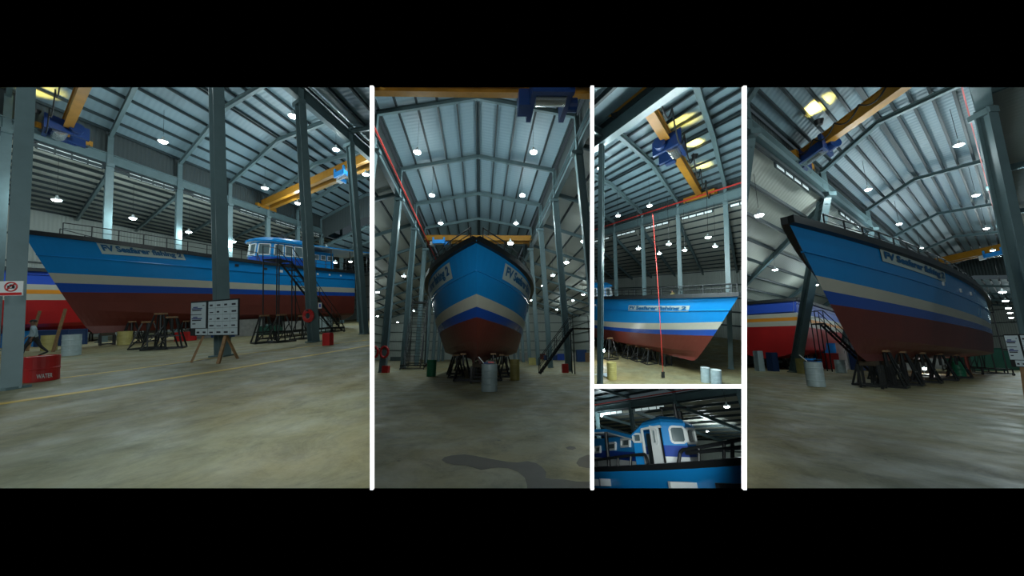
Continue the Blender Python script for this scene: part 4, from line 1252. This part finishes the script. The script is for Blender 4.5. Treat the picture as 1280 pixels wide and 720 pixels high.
cradle(S3, (-4.0, -5.2, -6.4, -8, -10), -1, 'high side view', 1.3, (-3, -5, -7, -9, -12))
def deckthing(S, x, y, zz=-.95): return wp(S, x, y, S.zss + zz)
person(R3, deckthing(S3, -3.0, .9), 2.0, 'person in khaki overalls standing on the foredeck in the high side view', 'khaki', .1, .95, .1, .8)
th = Thing(R3, 'mooring_bollard', 'black curved fitting on the deck in the high side view', 'bollard', deckthing(S3, -6.0, -1.2))
mb = MB(); mb.path([(-.5, 0, 0), (-.45, 0, .5), (-.2, 0, .8), (.1, 0, .85), (.4, 0, .6), (.5, 0, .3)], .1, 'black', 8); mb.tube((-.1, 0, 0), (-.1, 0, .7), .09, 'black', 8); th.part('body', mb, local=True)
crate(R3, 0, 0, (.1, .1, .1), 'brightblue', 'x')if False else None
qd = R3.at(893, 481, 0)
drum(R3, 0, 0, 'pale drum standing right of the bow in the high side view', 'drumwhite', .30, .95, lid='w', pos=qd + Vector((.12, 0, 0)))
drum(R3, 0, 0, 'second pale drum touching the first in the high side view', 'drumwhite', .27, .95, lid='w', pos=qd + Vector((-.18, .62, 0)))
drum(R3, 765, 474, 'tall yellow drum at the lower left of the high side view', 'drumyel', .32, 1.15)
a = R3.at(829, 473, 0)
th = Thing(R3, 'pendant_cable', 'long red hanging cable in front of the hull of the high side view', 'cable', a)
top = R3.dep(816, 268, a.y - .2)
mb = MB(); mb.path([top, top.lerp(a, .5) + Vector((.05, 0, 0)), a + Vector((0, 0, .1))], .02, 'red_line', 6); th.part('cable', mb)
mb = MB(); mb.box(a + Vector((0, 0, .25)), (.18, .12, .4), 'black'); th.part('control_box', mb)
a = R3.at(752, 470, 0)
mb = MB(); mb.poly([a + Vector(p) for p in ((-.6, .5, .02), (.6, .7, .02), (.9, .2, .02), (.4, -.6, .03), (0, .1, .03))], 'paper'); mb.poly([a + Vector(p) for p in ((-.6, .5, .0), (.6, .7, .0), (.9, .2, .0), (.4, -.6, .01), (0, .1, .01))][::-1], 'paper'); single(R3, 'plastic_sheet', mb, 'crumpled white sheet on the floor at the lower left of the high side view', 'sheet')
a = R3.at(753, 452, 0)
th = Thing(R3, 'work_light', 'bright work light shining under the hull of the high side view', 'lamp', a)
mb = MB(); mb.bar(a, a + Vector((0, 0, .9)), .06, .06, 'black'); mb.box(a + Vector((0, 0, .95)), (.4, .2, .3), 'black'); th.part('stand', mb)
mb = MB(); mb.box(a + Vector((0, -.12, .95)), (.34, .03, .24), 'lampw'); th.part('bulb', mb)
l = bpy.data.lights.new('work_light_lamp', 'POINT'); l.energy = 60; l.shadow_soft_size = .1; lo = bpy.data.objects.new('work_light_lamp', l); C.objects.link(lo); lo.matrix_world = R3.M @ Matrix.Translation(a + Vector((0, -.35, .95)))
trestle(R3, R3.at(765, 450, 0) + Vector((0, .4, 0)), .3, 1.9, 'black frame standing behind the yellow drum in the high side view', 1.0)
stripe(R3, [(880, 408), (945, 415.5)], .12, 'upper yellow floor line right of the bow in the high side view')
stripe(R3, [(885, 417.5), (945, 428)], .12, 'lower yellow floor line right of the bow in the high side view')

# ================================================================ rightmost view
H5 = Hall(R5, 1.012, .0859, 18.8511, 11.6997, 11.3164, 10.4146, 11.1165, 12.6068, 13.3628, -.4473, 4.453)
floor(R5, -10, 140, 1.5, 95)
for i, k in enumerate(range(-1, 6)):
    if k > -1: column(H5, 'n', k, 1.0, 'grey-green steel column at the right edge of the rightmost view, %s from the front' % ordn(i - 1), (.42, .34))
    column(H5, 'f', k, 1.0, 'leaning grey-green steel column left of the boat in the rightmost view, %s from the front' % ordn(i), (.52, .42))
beam_run(H5, 'n', -1, 9, 'right-hand crane runway beam of the rightmost view', dep=.8)
beam_run(H5, 'f', -2, 9, 'left-hand crane runway beam of the rightmost view', dep=.7)
a, b = H5.row('n', -1, H5.H + .95), H5.row('n', 9, H5.H + .95)
mb = MB(); mb.bar(a + H5.V * .45, b + H5.V * .45, .04, .07, 'red_line'); single(R5, 'conductor_rail', mb, 'thin red conductor rail along the right beam of the rightmost view', 'rail', base=a)
rafters(H5, -1, 4, .22); roofs(H5, -1.6, 4.6, 5, psz=(.10, .15))
upper_wall(H5, 'f', -2, 4.6)
aisle(H5, 'f', 14, H5.H - .4, H5.H - 6.2, -2, 6, 9)
aisle(H5, 'n', 12, H5.H + .8, H5.H - 2, -1.2, 8, 6, wall=False, mroof='roof_a')
for k in range(-1, 3): clerestory(H5, 'f', k, 'daylit glazed strip under the left beam of the rightmost view, %s from the front' % ordn(k + 1), f0=.3, f1=.75, hh=.3)
gable(H5, 4.6, H5.H - .4)
H5b = Hall(R5, 1.012, .0859, 18.8511, 11.6997, 11.3164, 10.4146, H5.H - 2.5, H5.H - 1.3, H5.H - .5, -.4, 4.3)
H5b.tag = 'lower far roof'; rafters(H5b, 5, 8, .3); roofs(H5b, 4.6, 9, 5)
endwall(H5, 8, 12, -14, 26)
for px, py in [(1085, 237), (1124, 280), (1151, 310), (1199, 181), (1220, 244), (1233, 285.5), (1241, 313)]: lamp(R5, px, py, 10.6, 12.4, .17, .6)
for px, py in [(1253, 365), (1257, 376), (1260.5, 385), (1262.5, 391), (1264, 397)]: lamp(R5, px, py, 7.0, 9.5, .25, .4)
for px, py in [(949, 269), (969, 337), (1020, 356)]: lamp(R5, px, py, 7.4, 9.4, .2, .28)
crane(H5, -.33, 'orange-yellow overhead crane at the upper left of the rightmost view', find_t(H5, -.33, 1015, 182), 'dark blue crane hoist at the upper left of the rightmost view', gd=.6, hs=.9, fest=6, warm=(-1.7, 1000, .74), single_g=True)
crane(H5, 3.7, 'far yellow overhead crane above the stern in the rightmost view', find_t(H5, 3.7, 1238, 302), 'bright blue and white crane hoist on the far crane of the rightmost view', gd=.7, hs=.9, bright=True)
S5 = Ship(R5, (14.32, 13.314), 4.145, 25.86, .95, 6.56, 5.99, 5.18, 1.16, 1.6, 2.89, 4.32, 3.68, 3.35, 3.0, nav=.30, zcb=2.2, fine=(.3, .55), zexp=1.25, zsh=.5,
          label='big blue fishing boat with bow rearing up at left, in the rightmost view')
S5.hull(); S5.rail(.93, .35, 14, 1, .55); S5.rail(.93, .35, 14, -1, .55)
S5.name_px((1100, 312, 326), (1180, 341, 353), 1); S5.house(-17, .95, 0, 6)
S5.marks([(.6, 8.3, .006, .2, 'white'), (.5, 8.3, .006, .2, 'white'), (.42, 8.4, .006, .2, 'white')], 1)
cradle(S5, (-2.2, -4.4, -7.5, -11, -15), 1, 'rightmost view', 1.5, (-1.0, -3, -6, -10, -14))
cradle(S5, (-2.2, -7.5), -1, 'far side, rightmost view', 1.5)
S5b = Ship(R5, (48, 47.0), .93, 34, 1.05, 3, 5.6, 5.2, .8, 1.5, 2.6, 4.6, 4.5, 3.3, 3.25, nav=.38,
           label='red, white, orange and blue boat at the left behind the bow in the rightmost view',
           cols=['red2', 'red2', 'red2', 'red2', 'red2', 'hwhite', 'orange', 'hwhite', 'royal', 'royal', 'royal'])
S5b.hull()
cradle(S5b, (-20, -24, -28, -32), -1, 'red boat, rightmost view', 1.4, (-22, -26, -30))
person(R5, wp(S5b, -26.5, -1.6, S5b.zss - .95), 3.4, 'person in teal shirt standing on the deck of the red boat', 'teal', .1, 1.0, .1, .7)
person(R5, wp(S5b, -25.0, -1.5, S5b.zss - .95), 2.6, 'person in dark blue clothes bending on the deck of the red boat', 'navy', .1, .95, .4, .9)
drum(R5, 1020.5, 483, 'pale blue-white steel drum below the bow in the rightmost view', 'drumwhite', .30, 1.02, cloth=['tarp', 'wood', 'black', 'hred', 'brightblue'])
drum(R5, 1004.5, 467, 'yellow steel drum half hidden by the pale drum in the rightmost view', 'drumyel', .33, .98)
drum(R5, 1200, 471.5, 'green steel drum under the hull in the rightmost view', 'drumgreen', .28, .98)
drum(R5, 1052, 466, 'pale grey drum behind the ladder in the rightmost view', 'drumwhite', .3, .9)
stair(R5, R5.at(1238, 468, 0), 1.0, 4.5, 3.6, 'black steel access stair near the stern of the rightmost view', wd=.9, nst=13)
stair(R5, R5.at(1032, 466, 0), -.35, 3.4, 2.3, 'light steel stair leaning to the red boat in the rightmost view', wd=.5, nst=9, plat=.5, frame=False)
a_, b_ = R5.dep(1258, 430, 9.2), R5.dep(1312, 430, 8.6)
board(R5, a_, b_, 1.12, 2.02, 'board of printed sheets cut off by the right edge of the rightmost view')
a = R5.at(1212.5, 468, 0); mb = MB(); mb.bar(a, a + Vector((0, 0, 1.75)), .12, .12, 'hred'); mb.box(a + Vector((0, 0, .03)), (.3, .3, .06), 'wood'); single(R5, 'timber_prop', mb, 'reddish timber prop under the hull right of the green drum', 'prop', base=a)
a = R5.at(1155, 467, 0)
th = Thing(R5, 'work_light', 'bright work light on the floor under the keel of the rightmost view', 'lamp', a)
mb = MB(); mb.bar(a, a + Vector((0, 0, .3)), .06, .06, 'black'); mb.box(a + Vector((0, .02, .34)), (.26, .12, .2), 'black'); th.part('stand', mb)
mb = MB(); mb.lathe([(.02, .26), (.07, .29), (.085, .35), (.07, .41), (.02, .44)], 'lampw', c=a + Vector((0, -.1, 0)), n=12); th.part('bulb', mb)
l = bpy.data.lights.new('work_light_lamp', 'POINT'); l.energy = 45; l.shadow_soft_size = .08; lo = bpy.data.objects.new('work_light_lamp', l); C.objects.link(lo); lo.matrix_world = R5.M @ Matrix.Translation(a + Vector((0, -.3, .36)))
for i, (px, py, m, sz) in enumerate([(1042, 461, 'redpaint', (1.8, 1, 1.3)), (1036, 460, 'brightblue', (1.4, 1, 2.2)), (1066, 462, 'white', (1.4, .8, 2.2)), (1080, 463, 'tarp', (1.2, .8, 1.6)), (1125, 462, 'white', (2.0, 1, 1.2)), (1140, 462, 'greybox', (2, 1, 1.0)), (1175, 461, 'greybox', (3, 1, 1.0)), (1222, 463, 'green_m', (3.5, 1.2, 2.0)), (1240, 462, 'green_m', (4, 1.2, 1.8)), (950, 464, 'drumwhite', (.35, .4, 1.4)), (967, 464, 'tarp', (.4, .5, 1.3))]):
    crate(R5, px, py, sz, m, '%s goods on the floor behind the boats of the rightmost view, %s along' % ({'redpaint': 'red', 'brightblue': 'bright blue', 'white': 'white', 'tarp': 'blue', 'greybox': 'grey', 'green_m': 'green', 'drumwhite': 'pale'}[m], ordn(i)), 'goods_stack', 'goods')

# ================================================================ small cabin view
floor(R4, -60, 90, 2, 95)
H4 = Hall(R4, -.38, .95, 22, 14, 20, 6, 9.2, 10.2, 11, 0, 0)
for i, k in enumerate(range(-2, 6)): column(H4, 'n', k, .8, 'grey-green steel column behind the cabin in the small cabin view, %s from the right' % ordn(i), (.42, .42))
beam_run(H4, 'n', -4, 7, 'dark runway beam at the upper left of the small cabin view', dep=.6)
a, b = H4.row('n', -4, H4.H + .8), H4.row('n', 7, H4.H + .8)
mb = MB(); mb.bar(a - H4.V * .3, b - H4.V * .3, .06, .1, 'red_line'); single(R4, 'conductor_rail', mb, 'thin red conductor rail at the upper left of the small cabin view', 'rail', base=a)
H4.rn = 0
def aisle4():
    return aisle(H4, 'f', .1, H4.H - .3, H4.H - .3, 0, .1, 1, wall=False, raf=False)
H4n = Hall(R4, -.38, .95 - PI, 22, 14, 20, 6, 9.2, 10.2, 11, 0, 0)
# far side aisle: roof falling away from the row behind the cabin
Hx = Hall(R4, -.38, .95, 22 - 20 * math.sin(.95), 14 - 20 * math.cos(.95), 20, 6, 9.2, 10.2, 11, 0, 0)
aisle(Hx, 'f', 20, 9.0, 6.6, -5, 8, 9, psz=(.14, .22))
for k in range(3, 7): clerestory(Hx, 'f', k, 'daylit glazed strip under the beam of the small cabin view, %s from the right' % ordn(k + 1), hh=.3, z=8.9)
roofs(Hx, -4, 8, 5); rafters(Hx, -3, 8, .26)
endwall(Hx, 8, 12, -5, 42)
for px, py in [(908.7, 508), (884, 539)]: lamp(R4, px, py, 7.2, 8.2, .16, 1.0)
for px, py in [(752, 520)]: lamp(R4, px, py, 8.6, 9.6, .16, .6)

l = bpy.data.lights.new('cabin_fill_spot', 'SPOT'); l.energy = 3200; l.spot_size = .4; l.spot_blend = .6; l.shadow_soft_size = .5; l.color = (.86, .97, .97)  # unseen spot added near the camera to brighten the wheelhouse
lo = bpy.data.objects.new('cabin_fill_spot', l); C.objects.link(lo); lo.location = (-.15, -.8, 1.75)
lo.rotation_euler = (camp(836, 549, D0) - lo.location).to_track_quat('-Z', 'Y').to_euler()
def P4(px, py, Y): return R4.dep(px, py, Y)
T4 = Thing(R4, 'fishing_boat', 'blue fishing boat seen close at its wheelhouse, in the small cabin view', 'boat', P4(836, 600, 7.5))
def plan(px, Y, py=560): q = P4(px, py, Y); return Vector((q.x, q.y, 0))
def vz(px, py, Y): return P4(px, py, Y).z
# hull side and gunwale
ya, yb = 11.5, 5.6
def sidept(f):
    px = 725 + (945 - 725) * f; Y = 1 / (1 / ya + (1 / yb - 1 / ya) * f); return px, Y
mb = MB(); mc = MB(); md = MB()
prev = None
for i in range(17):
    f = i / 16; px, Y = sidept(f)
    yt = 584.5 + (570 - 584.5) * f - 2.0 * math.sin(f * PI) * -1; yl = 590 + (580.5 - 590) * f + 2.0 * math.sin(f * PI)
    t_, l_ = P4(px, yt, Y), P4(px, yl, Y)
    n_ = Vector((.25, 1, 0)).normalized()
    if prev:
        mc.hexa([prev[0], prev[1], prev[1] + n_ * .22, prev[0] + n_ * .22], [t_, l_, l_ + n_ * .22, t_ + n_ * .22], 'black')
        mb.hexa([prev[1] + n_ * .08, prev[1] + n_ * .08 + Vector((0, .12, -1.6)), prev[1] + n_ * .2 + Vector((0, .12, -1.6)), prev[1] + n_ * .2],
                [l_ + n_ * .08, l_ + n_ * .08 + Vector((0, .12, -1.6)), l_ + n_ * .2 + Vector((0, .12, -1.6)), l_ + n_ * .2], 'hblue')
        a_, b_ = prev[1] + n_ * .05 + Vector((0, 0, -.38)), l_ + n_ * .05 + Vector((0, 0, -.38)); md.bar(a_, b_, .06, .05, 'hblue')
        dk = Vector((prev[0].x, prev[0].y, 4.35)); dl = Vector((t_.x, t_.y, 4.35)); bk = Vector((1.5, 4.2, 0))
        md.poly([dk + n_ * .2, dl + n_ * .2, dl + bk, dk + bk], 'deck')
    prev = (t_, l_)
T4.part('hull', mb); T4.part('gunwale', mc); T4.part('deck', md)
for (px, py, wd_, m) in ((759.5, 603, .4, 'white'), (745, 603, .2, 'white'), (863, 609, .75, 'white'), (922, 612, .6, 'black')):
    f = (px - 725) / 220; Y = 1 / (1 / ya + (1 / yb - 1 / ya) * f)
    c = P4(px, py, Y); mb = MB(); mb.box(c + Vector((0, .02, 0)), (wd_, .1, .16), m); T4.part('scupper', mb)
# wheelhouse
foot = [(793, 9.7), (806, 9.45), (831, 8.95), (860, 8.75), (871, 9.6), (868, 12.2), (800, 12.8)]
topy = {0: 546, 1: 535, 2: 530, 3: 531.5, 4: 536}
zf = 4.35
zt = [vz(foot[i][0], topy.get(i, 536), foot[i][1]) for i in range(5)]
zroof = [zt[0], zt[1], zt[2], zt[3], zt[3] - .02, zt[3], zt[1]]
pl = [plan(px, Y) for px, Y in foot]
cen = sum(pl, Vector((0, 0, 0))) / len(pl)
zmid = vz(831, 556.5, 8.95); zlow = vz(831, 570.5, 8.95)
nn = len(pl)
for nm, z0f, z1f, m, inflate in (('lower_wall', lambda i: zf, lambda i: zlow, 'white', 1.0), ('band_wall', lambda i: zlow, lambda i: zmid, 'cabinnavy', 1.0), ('window_wall', lambda i: zmid, lambda i: zroof[i], 'cabinblue', 1.0)):
    mb = MB()
    for i in range(nn):
        j = (i + 1) % nn
        if i == 1:                           # door opening side: leave a doorway
            a, b = pl[i], pl[j]
            for f0, f1 in ((0, .04), (.96, 1)):
                p, q = a.lerp(b, f0), a.lerp(b, f1)
                mb.poly([p + Vector((0, 0, z0f(i))), q + Vector((0, 0, z0f(i))), q + Vector((0, 0, z1f(j))), p + Vector((0, 0, z1f(i)))], m)
            continue
        mb.poly([pl[i] + Vector((0, 0, z0f(i))), pl[j] + Vector((0, 0, z0f(j))), pl[j] + Vector((0, 0, z1f(j))), pl[i] + Vector((0, 0, z1f(i)))], m if i not in (0,) or nm == 'window_wall' else 'cabinblue')
    T4.part(nm, mb)
mb = MB()
def rg(f, dz): return [cen + (p - cen) * f + Vector((0, 0, zroof[i] + dz)) for i, p in enumerate(pl)]
rr = [rg(1.04, -.04), rg(1.06, .04), rg(.98, .12), rg(.70, .22)]
for lo, hi in zip(rr, rr[1:]):
    for i in range(nn): mb.poly([lo[i], lo[(i + 1) % nn], hi[(i + 1) % nn], hi[i]], 'cabinblue')
mb.poly(rr[-1], 'cabinblue'); T4.part('wheelhouse_roof', mb)
def quad4(i, f0, f1, py0, py1, nm, frame=True, gm='glass', extra=0.0):
    a, b = pl[i], pl[(i + 1) % nn]
    nrm = (b - a).cross(Vector((0, 0, 1))).normalized()
    if nrm.dot(a - cen) < 0: nrm = -nrm
    Ya, Yb = foot[i][1], foot[(i + 1) % nn][1]
    pxa, pxb = foot[i][0], foot[(i + 1) % nn][0]
    g = lambda f, py: Vector((a.lerp(b, f).x, a.lerp(b, f).y, vz(pxa + (pxb - pxa) * f, py, Ya + (Yb - Ya) * f)))
    q = [g(f0, py1), g(f1, py1), g(f1, py0), g(f0, py0)]
    c_ = sum(q, Vector((0, 0, 0))) / 4
    oc = []
    for u_, v_ in zip(q, q[1:] + q[:1]): oc += [u_.lerp(v_, .14), u_.lerp(v_, .86)]
    fr = MB()
    for u_, v_ in zip(oc, oc[1:] + oc[:1]): fr.bar(u_ + nrm * (.03 + extra), v_ + nrm * (.03 + extra), .05, .06, 'white', nrm)
    w_ = T4.part(nm, fr, label='pale rounded frame around dark glass')
    g_ = MB(); g_.hexa([x + nrm * (.012 + extra) for x in oc], [x + nrm * (.02 + extra) for x in oc], gm); T4.part('pane', g_, parent=w_)
quad4(2, .34, .98, 533.5, 553.5, 'front_window')
quad4(3, .0, .95, 536, 554, 'front_window')
quad4(0, .1, .85, 542.5, 552.5, 'side_window')
# sliding door
a, b = pl[1], pl[2]
nrm = (b - a).cross(Vector((0, 0, 1))).normalized()
if nrm.dot(a - cen) < 0: nrm = -nrm
mb = MB()
for f_ in (.0, .52): mb.bar(a.lerp(b, f_) + nrm * .03 + Vector((0, 0, zf)), a.lerp(b, f_) + nrm * .03 + Vector((0, 0, zt[1] - .02)), .06, .06, 'white')
mb.bar(a + nrm * .03 + Vector((0, 0, zt[1] - .03)), b + nrm * .03 + Vector((0, 0, zt[2] - .06)), .05, .06, 'white'); T4.part('door_frame', mb)
mb = MB(); p, q = a.lerp(b, .5) + nrm * .06, a.lerp(b, .93) + nrm * .06
mb.hexa([p + Vector((0, 0, zf)), q + Vector((0, 0, zf)), q + Vector((0, 0, zt[2] - .08)), p + Vector((0, 0, zt[1] + .05))], [x + nrm * .04 for x in (p + Vector((0, 0, zf)), q + Vector((0, 0, zf)), q + Vector((0, 0, zt[2] - .08)), p + Vector((0, 0, zt[1] + .05)))], 'white')
dr_ = T4.part('door', mb)
quad4(1, .62, .82, 537, 555, 'door_window', extra=.09)
mb = MB(); mb.box(cen + Vector((0, 0, 5.0)), (.8, .6, 1.1), 'steel_d'); T4.part('console', mb)
mb = MB(); p = a.lerp(b, .3) - nrm * .6; mb.box(p + Vector((0, 0, zf + .75)), (.35, .08, 1.5), 'black'); T4.part('inner_door', mb)
# radar mast
c_ = P4(846, 524, 10.2); mb = MB()
mb.tube(c_, c_ + Vector((0, 0, .42)), .05, 'black'); mb.bar(c_ + Vector((-.45, 0, .3)), c_ + Vector((.35, 0, .34)), .06, .06, 'black'); mb.tube(c_ + Vector((.1, 0, .02)), c_ + Vector((.1, 0, .22)), .09, 'black', 12); mb.tube(c_ + Vector((-.4, 0, 0)), c_ + Vector((-.4, 0, .3)), .015, 'black'); T4.part('radar_mast', mb)
# aft house, canopy, posts
ah = [(735, 15.5), (795, 10.2), (800, 13.5), (745, 19)]
pa = [plan(*p) for p in ah]
zA, zB = vz(744, 552, 14.5), vz(795, 545, 10.2)
for nm, za, zb, m in (('aft_house_lower', zf, lambda: 0, 'white'),): pass
def prism(pp, z0, z1, m, nm):
    mb = MB(); mb.hexa([p + Vector((0, 0, z0)) for p in pp], [p + Vector((0, 0, z1)) for p in pp], m); return T4.part(nm, mb)
zw1, zw2, zw3 = vz(795, 577, 10.2), vz(795, 565, 10.2), zB
prism(pa, zf, zw1, 'white', 'aft_house_lower'); prism(pa, zw1, zw2, 'cabinnavy', 'aft_house_band'); prism(pa, zw2, zw3, 'cabinblue', 'aft_house_wall')
n4 = (pa[1] - pa[0]).cross(Vector((0, 0, 1))).normalized()
if n4.dot(pa[0] - pa[3]) < 0: n4 = -n4
for px0, px1, y0, y1 in ((778, 788.5, 549.5, 558.5), (760, 770.5, 554.5, 562.5), (744.5, 751.5, 559, 566)):
    cs = [R4.pl(x, y, pa[0], pa[1]) for x, y in ((px0, y1), (px1, y1 - 1), (px1, y0 - 1), (px0, y0))]
    fr = MB()
    for u_, v_ in zip(cs, cs[1:] + cs[:1]): fr.bar(u_ + n4 * .03, v_ + n4 * .03, .06, .07, 'white', n4)
    w_ = T4.part('side_window', fr); g_ = MB(); g_.hexa([x + n4 * .012 for x in cs], [x + n4 * .02 for x in cs], 'glass'); T4.part('pane', g_, parent=w_)
cp = [P4(737, 537, 12.6), P4(758, 536, 11.8), P4(795, 545.5, 9.6), P4(797, 545, 12.4), P4(737, 540, 18)]
mb = MB(); mb.hexa([p - Vector((0, 0, .09)) for p in cp], cp, 'cabinblue'); mb.hexa([p - Vector((0, 0, .13)) for p in cp], [p - Vector((0, 0, .092)) for p in cp], 'white'); T4.part('canopy', mb)
q = P4(757.5, 540, 11.6); mb = MB(); mb.tube(Vector((q.x, q.y, zf)), Vector((q.x, q.y, q.z)), .055, 'black'); T4.part('canopy_post', mb)
# guard rails on the gunwale
def gr4(pts, posts):
    mb = MB(); W_ = []
    for px, py in pts:
        f = (px - 725) / 220; Y = 1 / (1 / ya + (1 / yb - 1 / ya) * f) + .1; W_.append(P4(px, py, Y))
    mb.path(W_, .035, 'black', 7)
    for px, py, py2 in posts:
        f = (px - 725) / 220; Y = 1 / (1 / ya + (1 / yb - 1 / ya) * f) + .1; mb.tube(P4(px, py, Y), P4(px, py2, Y), .03, 'black')
    T4.part('guard_rail', mb)
gr4([(735, 576.5), (770, 571.5), (795, 568.5), (806, 568), (808.5, 573), (810, 580)], [(746, 575, 585), (772.5, 571.5, 583), (788.5, 569.5, 582)])
gr4([(848, 579), (850, 566), (853, 562.5), (880, 558), (910, 552.5), (945, 545)], [(905, 553.5, 575)])
gr4([(858, 566.5), (890, 563), (945, 557)], [(873.5, 559.5, 577), (915.5, 552, 573)])

# unseen fill lights without fixtures, added above the openings to brighten the front bays
for R_, pts in ((R1, ((-14, 5, 15.5), (-9, 12, 15.5), (-26, 9, 12.5), (-20, 14, 15.5))), (R2, ((-2.8, 3.5, 4.4), (1.6, 3.5, 4.4))), (R5, ((10, 6, 10), (17, 13, 10)))):
    for i, p in enumerate(pts):
        l = bpy.data.lights.new('front_bay_fill', 'POINT'); l.energy = LAMP_W * {1: .65, 2: .40, 5: .25}[R_.i]; l.color = (.80, .97, 1); l.shadow_soft_size = .3
        lo = bpy.data.objects.new('front_bay_fill', l); C.objects.link(lo); lo.matrix_world = R_.M @ Matrix.Translation(p)
# ================================================================ clip everything to its own room
bpy.context.view_layer.update()
CTi = CT.transposed()
def planes(R):
    x0, x1, y0, y1 = R.win
    out = [(Vector((0, 1, 0)), D0 + .05)]
    out.append((Vector((1, -(x0 - 640) / F, 0)), 0)); out.append((Vector((-1, (x1 - 640) / F, 0)), 0))
    if y1: out.append((Vector((0, -(360 - y1) / F, 1)), 0))
    if y0: out.append((Vector((0, (360 - y0) / F, -1)), 0))
    return out
done = {}
for o in list(bpy.data.objects):
    if o.type != 'MESH' or o.name not in ROOM_OF: continue
    R = ROOM_OF[o.name]
    if R.i == 0: continue
    A = Matrix.Translation((0, 0, 0)) @ CTi.to_4x4() @ Matrix.Translation((0, 0, -EYE)) @ o.matrix_world
    vs = [A @ v.co for v in o.data.vertices]
    cut = []; dead = False
    for n_, d_ in planes(R):
        ds = [n_.dot(v) - d_ for v in vs]
        if max(ds) < 1e-4: dead = True; break
        if min(ds) < -1e-4: cut.append((n_, d_))
    if dead:
        bpy.data.objects.remove(o); continue
    if cut:
        if o.data.users > 1: o.data = o.data.copy()
        bm = bmesh.new(); bm.from_mesh(o.data)
        Ai = A.inverted(); At = A.transposed()
        for n_, d_ in cut:
            nl = (At.to_3x3() @ n_)
            pc = Ai @ (n_ * (d_ / n_.length_squared))
            bmesh.ops.bisect_plane(bm, geom=bm.verts[:] + bm.edges[:] + bm.faces[:], dist=1e-5, plane_co=pc, plane_no=nl, clear_inner=True)
        if not bm.faces:
            bm.free(); bpy.data.objects.remove(o); continue
        bm.to_mesh(o.data); bm.free()
# empties left without geometry
dead = []
for o in bpy.data.objects:
    if o.type == 'EMPTY' and not any(c.type == 'MESH' for c in o.children_recursive):
        dead += [o.name] + [c.name for c in o.children_recursive]
for nme in dead:
    if nme in bpy.data.objects: bpy.data.objects.remove(bpy.data.objects[nme])
